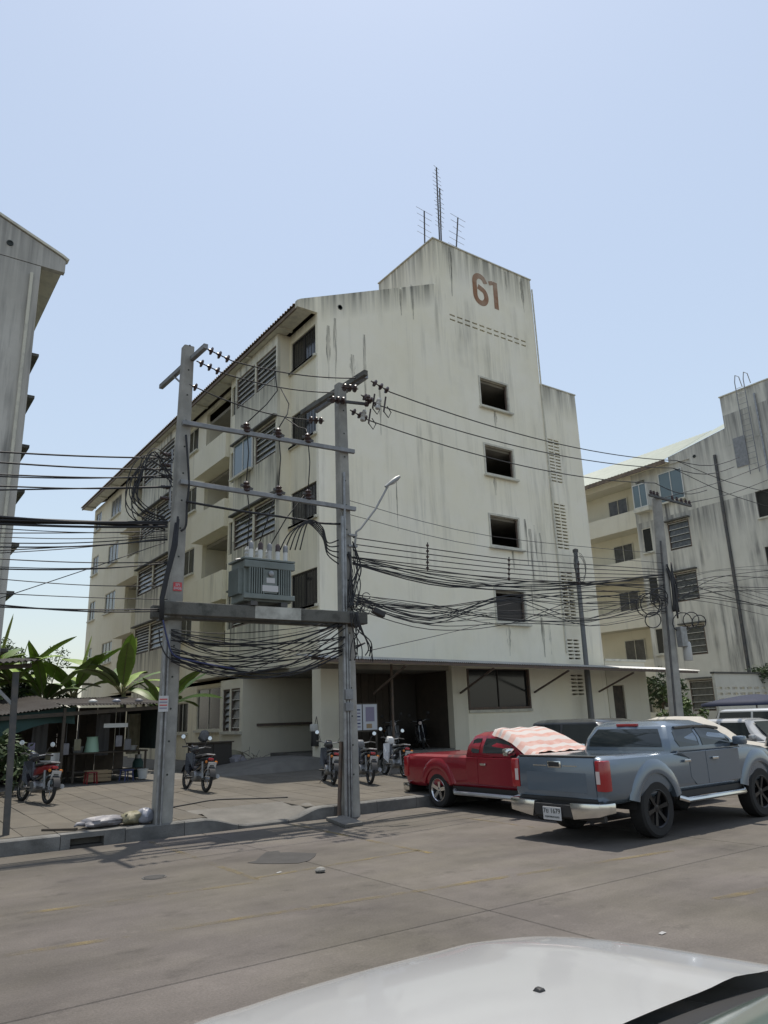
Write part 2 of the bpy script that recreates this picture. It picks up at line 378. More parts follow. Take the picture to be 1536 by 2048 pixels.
def holes_wall(mb, a0, a1, b0, b1, holes, th=.16, c=0.0):
    """flat wall with real rectangular openings; outer face at c, thickness th inwards"""
    A = sorted({a0, a1} | {x for h in holes for x in h[:2] if a0 < x < a1}); B = sorted({b0, b1} | {x for h in holes for x in h[2:4] if b0 < x < b1})
    def inside(x, y): return any(h[0] < x < h[1] and h[2] < y < h[3] for h in holes)
    solid = [[not inside((A[i]+A[i+1])/2, (B[j]+B[j+1])/2) for j in range(len(B)-1)] for i in range(len(A)-1)]
    for i in range(len(A)-1):
        for j in range(len(B)-1):
            if not solid[i][j]: continue
            x0, x1, y0, y1 = A[i], A[i+1], B[j], B[j+1]
            mb.add([(x0, y0, c), (x1, y0, c), (x1, y1, c), (x0, y1, c)], [(0, 1, 2, 3)])
            mb.add([(x0, y0, c-th), (x1, y0, c-th), (x1, y1, c-th), (x0, y1, c-th)], [(3, 2, 1, 0)])
            for di, dj, q in ((-1, 0, ((x0, y0), (x0, y1))), (1, 0, ((x1, y1), (x1, y0))), (0, -1, ((x1, y0), (x0, y0))), (0, 1, ((x0, y1), (x1, y1)))):
                I, J = i+di, j+dj
                if 0 <= I < len(A)-1 and 0 <= J < len(B)-1 and solid[I][J]: continue
                (p, r), (s_, t) = q
                mb.add([(p, r, c), (s_, t, c), (s_, t, c-th), (p, r, c-th)], [(0, 1, 2, 3)])
    return mb
def sag(p, q, s, n=14):
    p = Vector(p); q = Vector(q)
    return [p.lerp(q, i/n) - Vector((0, 0, 4*s*(i/n)*(1-i/n))) for i in range(n+1)]
def corrugated(mb, p00, p10, p01, wave=.076, amp=.018, th=.004, step=4):
    """sheet spanned by p00->p10 (across the waves) and p00->p01 (along them)"""
    p00 = Vector(p00); U = Vector(p10)-p00; V = Vector(p01)-p00; L = U.length; N = U.cross(V).normalized()
    if N.z < 0: N = -N
    k = max(8, int(L/wave*step)); rows = []
    for t in (0, 1): rows.append([p00 + U*(i/k) + V*t + N*amp*math.sin(2*PI*i/step) for i in range(k+1)])
    low = [[p - N*th for p in r] for r in rows]
    n = k+1; vs = rows[0]+rows[1]+low[0]+low[1]; fs = []
    for i in range(k):
        fs += [(i, i+1, n+i+1, n+i), (2*n+i, 3*n+i, 3*n+i+1, 2*n+i+1), (i, 2*n+i, 2*n+i+1, i+1), (n+i, n+i+1, 3*n+i+1, 3*n+i)]
    return mb.add(vs, fs)
def text_mesh(name, s, size, m, M, parent, world=True, ext=.002, align='CENTER'):
    cu = bpy.data.curves.new(name, 'FONT'); cu.body = s; cu.size = size; cu.extrude = ext; cu.align_x = align; cu.align_y = 'CENTER'; cu.resolution_u = 3
    t = bpy.data.objects.new('tmp', cu); col.objects.link(t)
    bpy.context.view_layer.update()
    me = bpy.data.meshes.new_from_object(t.evaluated_get(bpy.context.evaluated_depsgraph_get()))
    bpy.data.objects.remove(t); bpy.data.curves.remove(cu)
    me.name = name; me.transform(M)
    return link(name, me, m, parent, world and bool(root_of(parent).get('_w')))
def apply_bool(o, cutter_mbs):
    """cut the solids out of o"""
    cs = []
    for mb in cutter_mbs:
        c = bpy.data.objects.new('cut', mb.mesh('cut')); col.objects.link(c); cs.append(c)
        md = o.modifiers.new('b', 'BOOLEAN'); md.operation = 'DIFFERENCE'; md.object = c; md.solver = 'EXACT'
    bpy.context.view_layer.update()
    me = bpy.data.meshes.new_from_object(o.evaluated_get(bpy.context.evaluated_depsgraph_get()))
    o.modifiers.clear(); old = o.data; o.data = me
    for c in cs: bpy.data.objects.remove(c)
    return o
def soften(o, bev=.01, seg=2, ang=30, smooth=True):
    bm = bmesh.new(); bm.from_mesh(o.data)
    bmesh.ops.remove_doubles(bm, verts=bm.verts, dist=1e-4)
    bmesh.ops.recalc_face_normals(bm, faces=bm.faces)
    if bev:
        es = [e for e in bm.edges if len(e.link_faces) == 2 and e.calc_face_angle(0) > math.radians(ang)]
        bmesh.ops.bevel(bm, geom=es, offset=bev, segments=seg, profile=.5, affect='EDGES', clamp_overlap=True)
    bm.to_mesh(o.data); bm.free()
    if smooth:
        o.data.polygons.foreach_set('use_smooth', [True]*len(o.data.polygons)); o.data.set_sharp_from_angle(angle=math.radians(38))
    return o
# ------------------------------------------------------------------ ground, road, kerb, pavement
KY = 13.15                                   # street face of the kerb
def pave_z(y): return .22 + .0229*max(0, min(y, 21)-KY)
struct('ground', MB().add([(-1500, -1500, -.25), (1500, -1500, -.25), (1500, 1500, -.25), (-1500, 1500, -.25)], [(0, 1, 2, 3)]), 'soil')
road = struct('road', MB().box(-45, 75, -14, KY+.05, -.24, -.03), 'joint_dirt')
slab_me = {}
YJ = [-13.9, -3.1, 5.9, KY-.01]; XJ = [-44.7+5*i for i in range(24)]
for j in range(3):
    for i in range(len(XJ)-1):
        key = round(YJ[j+1]-YJ[j], 3)
        if key not in slab_me:
            slab_me[key] = MB().box(-2.493, 2.493, -key/2+.007, key/2-.007, -.03, 0).mesh('road_slab', False, .008, seg=1)
            slab_me[key].materials.append(MATS['road'])
        o = link('road_slab', slab_me[key], None, road); o.location = ((XJ[i]+XJ[i+1])/2+.0, (YJ[j]+YJ[j+1])/2, 0)
def ragged(pts, z0, th, jit=.0):
    return MB().prism([(x+random.uniform(-jit, jit), y+random.uniform(-jit, jit)) for x, y in pts], z0, z0+th)
def strip(p, q, wd, n=24, jit=.012):
    p = Vector((p[0], p[1])); q = Vector((q[0], q[1])); d = (q-p).normalized(); nrm = Vector((-d.y, d.x))*wd/2
    a = []; b = []
    for i in range(n+1):
        c = p.lerp(q, i/n); a.append(tuple(c+nrm+nrm.normalized()*random.uniform(-jit, jit))); b.append(tuple(c-nrm+nrm.normalized()*random.uniform(-jit, jit)))
    mb = MB(); k = len(a)
    mb.add([(x, y, .003) for x, y in a]+[(x, y, .003) for x, y in b], [(i, i+1, k+i+1, k+i) for i in range(k-1)])
    return mb
for p, q, wd in (((-3, 8.1), (5.6, 7.0), .10), ((5.6, 7.0), (9.2, 6.55), .10), ((-2, 9.5), (4.25, 8.72), .09), ((4.33, 12.9), (4.28, 8.8), .09), ((6.95, 12.9), (6.85, 8.75), .09),
                 ((4.3, 8.95), (6.9, 9.05), .08), ((7.2, 4.72), (12.5, 3.9), .1), ((9.62, 12.9), (9.55, 9.4), .09)):
    struct('road_marking', strip(p, q, wd), 'road_paint', road)
def blob(cx, cy, rx, ry, z0, n=28, jit=.16, rot=0.0):
    ph = [random.uniform(0, 6.28) for _ in range(4)]; poly = []
    for i in range(n):
        t = 2*PI*i/n; r = 1+jit*(math.sin(2*t+ph[0])*.6+math.sin(3*t+ph[1])*.5+math.sin(5*t+ph[2])*.35)
        x, y = rx*r*math.cos(t), ry*r*math.sin(t); poly.append((cx+x*math.cos(rot)-y*math.sin(rot), cy+x*math.sin(rot)+y*math.cos(rot)))
    return MB().prism(poly, z0-.003, z0)
# dark tar patch with its stepped upper edge
tp = [at(x, y, z=0) for x, y in ((495, 1726), (512, 1722), (520, 1714), (532, 1705), (556, 1702), (561, 1706), (575, 1705), (606, 1706), (633, 1707), (630, 1713), (618, 1722), (596, 1727), (560, 1728), (520, 1728))]
struct('tar_patch', ragged([(p.x, p.y) for p in tp], .0025, .003), 'tar_patch', road)
mh = thing('manhole_cover', 'small round dark manhole cover in the concrete road', 'manhole cover', (3.4, 9.92, 0))
part('rim', MB().lathe([(.15, .001), (.15, .006), (.128, .006), (.128, .001)], n=28, caps=False), 'dark_steel', mh)
part('lid', MB().lathe([(.12, .001), (.12, .007), (.06, .009)], n=28), 'tar_patch', mh, True)
# kerb
kerb = struct('kerb', MB().box(-45, 75, KY+.02, KY+.24, -.24, .03), 'joint_dirt')
def kerb_top(x):
    def s(a, b, t): t = max(0, min(1, (t-a)/(b-a))); return t*t*(3-2*t)
    return .22 - .165*s(5.35, 6.2, x)*(1-s(7.0, 7.75, x))
x = -20.0
while x < 45:
    L_ = .99; x1 = x+L_
    if 3.2 < x+.5 < 4.2 and x <= 3.55 < x1+.2:
        mb = MB(); mb.box(x, x+.14, KY, KY+.25, -.05, .22); mb.box(x+.66, x1, KY, KY+.25, -.05, .22); mb.box(x+.14, x+.66, KY+.004, KY+.25, .145, .22)
        struct('kerb_stone', mb, 'kerb', kerb)
    else:
        n = 1 if not (4.3 < x1 and x < 8.2) else 8
        rings = []
        for i in range(n+1):
            xx = x+L_*i/n; t = kerb_top(xx)+random.uniform(-.002, .002)
            rings.append([(xx, KY, -.05), (xx, KY+.25, -.05), (xx, KY+.25, t), (xx, KY+.03, t), (xx, KY+.006, t-.02)])
        struct('kerb_stone', MB().loft(rings), 'kerb', kerb)
    x += 1.0
# pavement base and paving strips
pave = struct('pavement', MB().add([(-45, 14.42, .245-.03), (75, 14.42, .245-.03), (75, 21, .37), (-45, 21, .37), (75, 140, .37), (-45, 140, .37), (-45, 14.42, -.2), (75, 14.42, -.2)], [(0, 1, 2, 3), (3, 2, 4, 5), (6, 7, 1, 0)]), 'ramp_concrete')
for xa, xb in ((-45, 5.5), (7.7, 75)):
    struct('pavement_edge', MB().box(xa, xb, KY+.24, 14.42, -.2, .2), 'ramp_concrete', pave)
tilt = math.atan(.0229); pm = {}
ys = [KY+.26, 14.42, 16.06, 17.7, 19.34, 20.98]
for j in range(5):
    key = round(ys[j+1]-ys[j], 3)
    pm[key] = MB().box(-.244, .244, -key/2+.006, key/2-.006, -.03, 0).mesh('paving_slab', False, .006, seg=1); pm[key].materials.append(MATS['paving'])
    nx = 0
    for i in range(-10, 45):
        xc = .25+.5*i+(0 if j % 2 == 0 else .0)
        if j == 0 and 5.5 < xc < 7.7: continue
        if nx > 54: break
        nx += 1
        yc = (ys[j]+ys[j+1])/2
        o = link('paving_slab', pm[key], None, pave); o.location = (xc, yc, pave_z(yc)+random.uniform(-.003, .003)); o.rotation_euler = (tilt+random.uniform(-.001, .001), random.uniform(-.002, .002), 0)
# crossing ramp through the dropped kerb
mb = MB(); rows = []
for i in range(13):
    xx = 5.5+2.2*i/12; rows.append([(xx, KY+.2, kerb_top(xx)-.006), (xx, KY+.5, kerb_top(xx)+.02+.03), (xx, 14.0, .16+.4*(kerb_top(xx)-.06)), (xx, 14.45, .252)])
struct('kerb_ramp', mb.grid(rows), 'ramp_concrete', pave, smooth=True)

# ------------------------------------------------------------------ the main apartment block
G = frame((0, 21, 0), (1, 0, 0), (0, -1, 0))                 # street gable: a = X, b = height, c = out
FX = 12.3
Fc = frame((FX, 0, 0), (0, -1, 0), (-1, 0, 0))                # long side: a = -Y
st = 3.04
bld = wthing('apartment_building', 'cream five-storey apartment block with brown number 61 on its stained gable', 'building', (19, 30, 0))
gw = [(20.24, 21.85, 5.34+st*k, 6.59+st*k) for k in range(4)]
mb = holes_wall(MB(G), 12.3, 24.0, 3.6, 16.3, gw)
mb = holes_wall(mb, 17.8, 24.0, .3, 3.6, [(18.57, 21.66, 2.1, 3.48)])
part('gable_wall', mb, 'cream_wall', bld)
mb = MB(G).prism([(11.46, 16.30), (11.46, 16.56), (11.62, 16.66), (18.08, 19.5), (18.08, 16.3)], -.16, 0)
part('gable_top', mb, 'cream_wall', bld)
part('vent_hole', MB(G).lathe([(.10, 0), (.10, .02), (.075, .02), (.07, -.05)], (13.29, 16.83, .0), (0, 0, 1), 16), 'ink', bld)
slots = []
for r, z0 in ((0, 18.0), (1, 18.22)):
    for i in range(11): slots.append((18.78+.424*i, 18.78+.424*i+.30, z0, z0+.075))
mb = holes_wall(MB(G), 18.08, 24.0, 16.3, 21.72, slots, .2)
mb.box(18.08, 18.28, 19.0, 21.72, -4.1, -.2)                 # side of the raised block
mb.box(23.8, 24.0, 16.3, 21.72, -4.1, -.2); mb.box(18.28, 23.8, 16.4, 21.72, -4.1, -3.9); mb.box(18.28, 23.8, 21.3, 21.45, -3.9, -.2)
part('raised_block', mb, 'cream_wall', bld)
part('coping', MB(G).box(18.03, 24.05, 21.72, 21.77, -.22, .04), 'trim', bld); part('coping', MB(G).box(18.03, 18.30, 21.72, 21.77, -4.12, -.225), 'trim', bld)
# stair tower with honeycomb vents
ts = []
for z0, z1 in ((11.7, 13.9), (8.66, 10.9), (5.62, 7.86), (3.95, 4.95), (2.5, 3.4)):
    n = int((z1-z0)/.15)
    for i in range(n):
        zz = z0+.15*i
        ts += [(24.20, 24.53, zz, zz+.068), (24.585, 24.915, zz, zz+.068)]
mb = holes_wall(MB(G), 24.015, 26.4, .3, 16.32, ts, .14, -.03)
mb.box(26.26, 26.4, .3, 16.32, -4, -.17); mb.box(24.02, 26.26, 16.0, 16.12, -4, -.17)
part('stair_tower', mb, 'cream_wall', bld)
part('coping', MB(G).box(24.06, 26.44, 16.32, 16.37, -.2, .0), 'trim', bld)
part('downpipe', MB(G).tube([(24.03, 21.2, .045), (24.03, 10, .045), (24.03, 4.2, .045)], .035, 8), 'trim', bld, True)
# number 61 painted on the gable
def stroke(mb, pts, wd):
    a = []; b = []
    for i, p in enumerate(pts):
        p = Vector(p); d = (Vector(pts[min(i+1, len(pts)-1)])-Vector(pts[max(i-1, 0)])).normalized(); n_ = Vector((-d.y, d.x))*wd/2
        a.append(p+n_); b.append(p-n_)
    rows = [[(q.x, q.y, .006) for q in a], [(q.x, q.y, .006) for q in b]]
    mb.grid(rows)
def arc(cx, cy, rx, ry, t0, t1, n=18): return [(cx+rx*math.cos(math.radians(t0+(t1-t0)*i/n)), cy+ry*math.sin(math.radians(t0+(t1-t0)*i/n))) for i in range(n+1)]
mb = MB(G)
stroke(mb, arc(20.70, 20.42, .33, .36, 12, 180, 12)+[(20.37, 20.1), (20.37, 19.85)]+arc(20.70, 19.79, .33, .37, 180, 420, 22)+[(20.55, 20.22)], .265)
number = part('number_six', mb, 'number_paint', bld)
mb = MB(G); stroke(mb, [(21.63, 20.78), (21.63, 19.4)], .27); stroke(mb, [(21.50, 20.70), (21.24, 20.60)], .20)
part('number_one', mb, 'number_paint', bld)
# rain stains with their own ragged shapes
def stain(x, zt, L, w_):
    n = 12; a = []; b = []
    for i in range(n+1):
        f = i/n; hw = w_*(.35+.65*math.sin(PI*min(1, f*1.15+.08)))*random.uniform(.7, 1.15)*(1-.4*f); a.append((x-hw, zt-L*f, .003)); b.append((x+hw, zt-L*f, .003))
    part('rain_stain', MB(G).grid([a, b]), 'rain_stain', bld)
for x, zt, L, w_ in ((12.75, 15.9, 2.2, .12), (13.05, 16.3, 2.6, .10), (13.8, 15.0, 1.3, .14), (14.35, 16.0, 3.4, .10), (15.0, 14.0, 2.0, .08), (15.62, 10.3, 1.9, .035), (22.25, 9.7, 2.0, .10), (22.5, 9.3, 2.2, .12), (22.8, 9.5, 1.6, .10), (23.1, 9.2, 1.4, .08),
                     (22.3, 6.9, 1.2, .06), (22.75, 5.6, 1.6, .12), (23.15, 5.4, 1.3, .08), (19.0, 21.6, 2.4, .12), (23.4, 21.6, 1.8, .14), (22.4, 21.6, 1.2, .10), (21.0, 14.3, .9, .12), (20.7, 11.3, .8, .10), (21.4, 8.25, .9, .10), (20.8, 5.2, 1.2, .14), (16.8, 19.0, 1.6, .12), (16.2, 18.6, 1.2, .10)):
    stain(x, zt, L, w_)
# gable windows: open, with concrete surround and ledge
for k in range(4):
    a0, a1, b0, b1 = gw[k]
    wn = part('window', holes_wall(MB(G), a0-.07, a1+.07, b0-.07, b1+.07, [(a0+.01, a1-.01, b0+.01, b1-.01)], .10, .03), 'trim', bld)
    part('sill', MB(G).box(a0-.12, a1+.16, b0-.16, b0-.072, .002, .16), 'trim', wn, bevel=.008)
    part('casement', MB(G).box(a1-.06, a1-.02, b0+.04, b1-.05, -.12, -.05), 'rust_steel', wn)
    if k == 0: part('pane', MB(G).box(a0+.05, a1-.07, b0+.02, b1-.25, -.15, -.14), 'grille', wn)
# ground-floor window
wn = part('window', holes_wall(MB(G), 18.50, 21.73, 2.02, 3.50, [(18.58, 21.65, 2.11, 3.47)], .12, .03), 'rust_steel', bld)
part('pane', MB(G).box(18.58, 21.65, 2.1, 3.47, -.09, -.08), 'dark_glass', wn)
part('mullion', MB(G).box(20.08, 20.12, 2.115, 3.465, -.078, -.05), 'grille', wn)
part('sill', MB(G).box(18.5, 21.75, 1.92, 2.015, .002, .07), 'trim', wn)
# shell: floors, far and right walls, inner walls
for k in range(5):
    z0 = 3.44+st*k
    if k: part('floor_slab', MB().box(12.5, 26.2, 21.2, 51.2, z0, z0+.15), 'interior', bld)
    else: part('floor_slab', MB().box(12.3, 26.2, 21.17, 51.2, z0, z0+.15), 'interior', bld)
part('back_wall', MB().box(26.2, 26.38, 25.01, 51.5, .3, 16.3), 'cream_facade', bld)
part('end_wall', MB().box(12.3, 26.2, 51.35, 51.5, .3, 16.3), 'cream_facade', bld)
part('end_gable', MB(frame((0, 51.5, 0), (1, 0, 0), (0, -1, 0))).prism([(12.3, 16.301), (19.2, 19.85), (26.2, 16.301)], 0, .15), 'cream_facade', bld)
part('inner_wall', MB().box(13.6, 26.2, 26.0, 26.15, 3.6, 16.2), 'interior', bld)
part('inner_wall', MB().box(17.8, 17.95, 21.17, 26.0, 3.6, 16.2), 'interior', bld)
# porch under the corner
part('column', MB().box(12.3, 12.98, 21.0, 21.55, .3, 3.435), 'pale_wall', bld, bevel=.01)
part('porch_wall', MB().box(11.86, 26.2, 25.9, 26.05, .3, 3.435), 'pale_wall', bld)
part('partition', MB().box(13.4, 17.79, 23.2, 23.3, .745, 3.43), 'wood_dark', bld)
for i in range(14): part('board', MB().box(13.4+.313*i, 13.4+.313*i+.295, 23.16+.012*(i % 2), 23.198, .746, 3.42), 'dark_board', bld)
part('porch_wall', MB().box(17.8, 17.95, 21.17, 25.9, .3, 3.435), 'dark_board', bld)  # side wall coloured like the dark boards to deepen the shade under the canopy
dr = part('door', MB().box(16.5, 17.7, 23.10, 23.155, .75, 3.25), 'grille', bld)
part('handle', MB().box(16.6, 16.64, 23.06, 23.098, 1.7, 1.85), 'steel', dr)
part('porch_floor', MB().box(13.0, 17.8, 21.05, 25.9, .3, .74), 'ramp_concrete', bld, bevel=.01)
part('hand_rail', MB().beam((12.4, 25.8, 1.75), (15.9, 25.8, 1.75), .05, .09), 'rust_steel', bld)
part('wall_pier', MB().box(17.78, 18.45, 20.985, 21.3, .3, 3.55), 'pale_wall', bld)
# long side wall with its window bays and balcony recesses
hl = []
wz = [(5.56+st*k, 6.80+st*k) for k in range(4)]
for k in range(4):
    z0, z1 = wz[k]
    hl += [(-23.0, -21.14, z0, z1), (-34.0, -32.5, z0, z1), (-47.4, -45.2, z0, z1), (-51.1, -49.7, z0, z1)]
hl += [(-31.5, -27.85, 3.6, 16.1), (-43.2, -39.7, 3.6, 16.1), (-26.9, -23.2, 3.7, 16.0), (-38.9, -34.4, .4, 16.0)]
mb = holes_wall(MB(Fc), -51.35, -21.162, 3.6, 16.3, hl, .16)
mb = holes_wall(mb, -51.35, -26.96, .3, 3.6, [(-31.5, -27.85, 1.6, 3.3), (-34.0, -32.5, 1.5, 2.8), (-47.4, -45.2, 1.5, 2.8), (-38.9, -34.4, .4, 4)], .16)
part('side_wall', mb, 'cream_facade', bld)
def framed(fr, a0, a1, b0, b1, pane, nb=0, c=-.06, bars=None, sill=True, name='window', fm='trim', parent=None):
    wn = part(name, holes_wall(MB(fr), a0, a1, b0, b1, [(a0+.05, a1-.05, b0+.05, b1-.05)], .05, c+.03), fm, parent or bld)
    part('pane', MB(fr).box(a0+.05, a1-.05, b0+.05, b1-.05, c-.01, c), pane, wn)
    for i in range(nb): part('mullion', MB(fr).box(a0+(a1-a0)*(i+1)/(nb+1)-.02, a0+(a1-a0)*(i+1)/(nb+1)+.02, b0+.05, b1-.05, c+.001, c+.025), fm, wn)
    if sill: part('sill', MB(fr).box(a0-.06, a1+.06, b0-.09, b0-.004, c+.055, c+.18), 'trim', wn)
    return wn
for k in range(4):
    z0, z1 = wz[k]
    w1 = framed(Fc, -23.0, -21.14, z0, z1, 'dark_glass' if k != 1 else 'curtain_glass', 1, fm='grille', c=-.08)
    part('sill', MB(Fc).box(-23.1, -21.2, z0-.10, z0-.006, .002, .1), 'trim', w1)
    for i in range(9): part('bar', MB(Fc).box(-22.9+.2*i, -22.885+.2*i, z0+.03, z1-.03, -.03, -.015), 'grille', w1)
    framed(Fc, -34.0, -32.5, z0, z1, 'dark_glass', 1)
    framed(Fc, -47.4, -45.2, z0, z1, 'curtain_glass' if k > 1 else 'dark_glass', 2)
    framed(Fc, -51.1, -49.7, z0, z1, 'curtain_glass' if k > 1 else 'dark_glass', 1)
framed(Fc, -34.0, -32.5, 1.5, 2.8, 'dark_glass', 1); framed(Fc, -47.4, -45.2, 1.5, 2.8, 'dark_glass', 1)
framed(Fc, -31.5, -27.85, 1.6, 3.3, 'dark_glass', 2)
# projecting window bays
slat_cache = {}
def louver_window(fr, a0, a1, b0, b1, c, nsl=6, pane='louver_glass', parent=None, slat='slat_white'):
    wn = part('louver_window', holes_wall(MB(fr), a0, a1, b0, b1, [(a0+.05, a1-.05, b0+.05, b1-.05)], .06, c+.01), 'rust_steel', parent)
    part('pane', MB(fr).box(a0+.05, a1-.05, b0+.05, b1-.05, c-.09, c-.08), 'dark_glass', wn)
    for i in range(nsl):
        zz = b0+.12+(b1-b0-.2)*i/(nsl-1)
        part('slat', MB(fr).box(a0+.05, a1-.05, zz-.012, zz+.018, c-.05, c-.0), slat, wn)
        if i < nsl-1:
            h = (b1-b0-.2)/(nsl-1)
            part('louver', MB(fr).add([(a0+.06, zz+.02, c-.01), (a1-.06, zz+.02, c-.01), (a1-.06, zz+h-.02, c-.07), (a0+.06, zz+h-.02, c-.07)], [(0, 1, 2, 3)]), pane, wn, recalc=False)
    return wn
def bay(ya, yb, ground, blue_at=None, zb=3.6):
    """window bay between ya (near) and yb (far), standing .55 m out of the wall"""
    a0, a1 = -yb, -ya; mid = (a0+a1)/2; hs = []
    for k in range(4):
        b0 = 5.36+st*k; hs += [(a0+.12, mid-.06, b0, b0+1.36), (mid+.06, a1-.12, b0, b0+1.36)]
    by = part('window_bay', holes_wall(MB(Fc), a0, a1, zb, 16.28, hs, .12, .55), 'stained_bay', bld)
    part('bay_side', MB(Fc).box(a1-.12, a1, zb, 16.28, -.16, .428), 'cream_facade', by); part('bay_side', MB(Fc).box(a0, a0+.12, zb, 16.28, -.16, .428), 'cream_facade', by)
    for k in range(4):
        b0 = 5.36+st*k
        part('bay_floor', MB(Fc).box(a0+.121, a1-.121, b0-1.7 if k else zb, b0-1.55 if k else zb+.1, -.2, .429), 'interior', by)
        if k < 3: part('hood', MB(Fc).box(a0-.03, a1+.04, b0+1.40, b0+1.47, .551, .74), 'beam_concrete', by, bevel=.01)
        louver_window(Fc, mid+.065, a1-.125, b0+.005, b0+1.355, .5, 6, parent=by)
        if blue_at == k:
            wn = framed(Fc, a0+.1, mid-.04, b0-.05, b0+1.42, 'blue_glass', 1, c=.60, parent=by, sill=True, fm='white_frame')
        else: louver_window(Fc, a0+.125, mid-.065, b0+.005, b0+1.355, .5, 6 if k % 2 else 9, parent=by, pane='curtain_glass' if k % 2 else 'louver_glass')
    return by
bay(23.1, 26.95, False, 2); bay(34.2, 39.2, True, None)
# ground floor under the far part of the first bay
gb = part('ground_bay', holes_wall(MB(Fc), -28.0, -26.06, .3, 3.44, [(-27.0, -26.2, 1.55, 3.1), (-27.75, -27.12, 1.55, 3.1)], .12, .42), 'pale_wall', bld)
louver_window(Fc, -27.0, -26.2, 1.55, 3.1, .38, 5, parent=gb); louver_window(Fc, -27.75, -27.12, 1.55, 3.1, .38, 7, parent=gb, slat='grille')
part('sill', MB(Fc).box(-27.8, -25.95, 1.44, 1.545, .422, .52), 'trim', gb)
part('ground_bay', holes_wall(MB(Fc), -39.2, -34.2, .3, 3.5, [(-38.5, -36.9, 1.5, 2.9), (-36.6, -35.0, 1.5, 2.9)], .12, .50), 'stained_bay', bld)
# balconies
for (ya, yb, gap) in ((27.85, 31.5, True), (39.9, 43.2, False)):
    for k in range(4):
        z0 = 3.62+st*k
        bal = part('balcony', MB(Fc).box(-yb, -ya, z0, z0+.12, -1.1, .55), 'cream_facade', bld)
        part('parapet', MB(Fc).box(-yb, -ya, z0+.12, z0+1.2, .44, .55), 'cream_facade', bal)
        part('parapet', MB(Fc).box(-yb, -yb+.1, z0+.12, z0+1.2, .003, .439), 'cream_facade', bal); part('parapet', MB(Fc).box(-ya-.1, -ya, z0+.12, z0+1.2, .003, .439), 'cream_facade', bal)
        part('recess_wall', MB(Fc).box(-yb-.05, -ya+.05, z0+.12, z0+st, -1.22, -1.1), 'pale_wall', bal)
        part('recess_side', MB(Fc).box(-yb-.06, -yb+.02, z0+.12, z0+st, -1.09, -.165), 'pale_wall', bal); part('recess_side', MB(Fc).box(-ya-.02, -ya+.06, z0+.12, z0+st, -1.09, -.165), 'pale_wall', bal)
        framed(Fc, -ya-1.6, -ya-.3, z0+1.15, z0+2.45, 'louver_glass', 1, c=-1.06, sill=False, parent=bal)
        part('balcony_door', MB(Fc).box(-yb+.3, -yb+1.15, z0+.13, z0+2.2, -1.09, -1.04), 'wood_dark', bal)
    if gap:
        gs = part('narrow_wall', holes_wall(MB(Fc), -ya+.005, -26.96, 3.6, 16.28, [(-27.72, -27.12, 5.4+st*k, 6.75+st*k) for k in range(4)], .1, .36), 'cream_facade', bld)
        for k in range(4): part('pane', MB(Fc).box(-27.74, -27.1, 5.38+st*k, 6.77+st*k, .27, .28), 'curtain_glass', gs)
# roof
rf = part('roof', corrugated(MB(), (11.40, 21.17, 16.46), (11.40, 51.8, 16.46), (19.2, 21.17, 19.95), .2, .034, .012), 'roof_tile', bld)
part('roof_slope', corrugated(MB(), (27.2, 25.2, 16.46), (27.2, 51.8, 16.46), (19.2, 25.2, 19.95), .2, .034, .012), 'roof_tile', rf)
part('soffit', MB().box(11.52, 12.14, 21.17, 51.7, 16.305, 16.34), 'trim', rf)
part('fascia', MB().box(11.46, 11.52, 21.17, 51.7, 16.27, 16.40), 'roof_tile', rf)
for i in range(11): part('rafter_end', MB().box(11.525, 12.13, 22.6+2.8*i, 22.7+2.8*i, 16.22, 16.303), 'trim', rf)
# canopy along the gable
cy0 = 19.0
cn = part('canopy', corrugated(MB(), (11.35, cy0, 3.60), (30.2, cy0, 3.40), (11.35, 20.97, 3.86), .09, .016, .006), 'canopy_sheet', bld)
part('edge_beam', MB().beam((11.4, cy0+.05, 3.53), (30.1, cy0+.05, 3.33), .06, .08), 'rust_steel', cn)
part('purlin', MB().beam((11.4, 20.0, 3.66), (30.1, 20.0, 3.46), .05, .08), 'rust_steel', cn)
for xx in (14.3, 18.1, 21.9, 25.75): part('strut', MB().beam((xx, 20.94, 2.62), (xx, cy0+.1, 3.44-.0106*(xx-11.4)), .06, .06), 'rust_steel', cn)
for xx in (14.6,): part('canopy_post', MB().beam((xx, 20.3, .38), (xx, 20.3, 3.55), .06, .06), 'rust_steel', cn)
# low wing right of the tower
lw = part('low_wing', holes_wall(MB(G), 26.41, 29.15, .3, 3.9, [(26.75, 27.5, .3, 2.9)], .15, -.0), 'pale_wall', bld)
part('side', MB(G).box(29.0, 29.15, .3, 3.9, -3, -.151), 'pale_wall', lw); part('wing_roof', MB(G).box(26.41, 29.2, 3.9, 4.0, -3, .05), 'trim', lw); part('wing_door', MB(G).box(26.76, 27.49, .3, 2.88, -.12, -.07), 'wood_dark', lw)
# concrete ramp up to the porch
mb = MB(); rows = []
for i in range(9):
    t = i/8; xx = 8.9+3.45*t
    zt = pave_z(21.5)+(.74-.40)*min(1, t*1.5)*(1 if t < 1 else 1)
    rows.append([(xx, 20.4+.3*t, pave_z(20.6)-.05), (xx, 20.75+.2*t, zt*.9+.04), (xx, 21.6, zt), (xx, 23.2, zt), (xx, 23.9, zt*.8+.06), (xx, 24.3, .34)])
part('ramp', mb.grid(rows), 'ramp_concrete', bld, True)

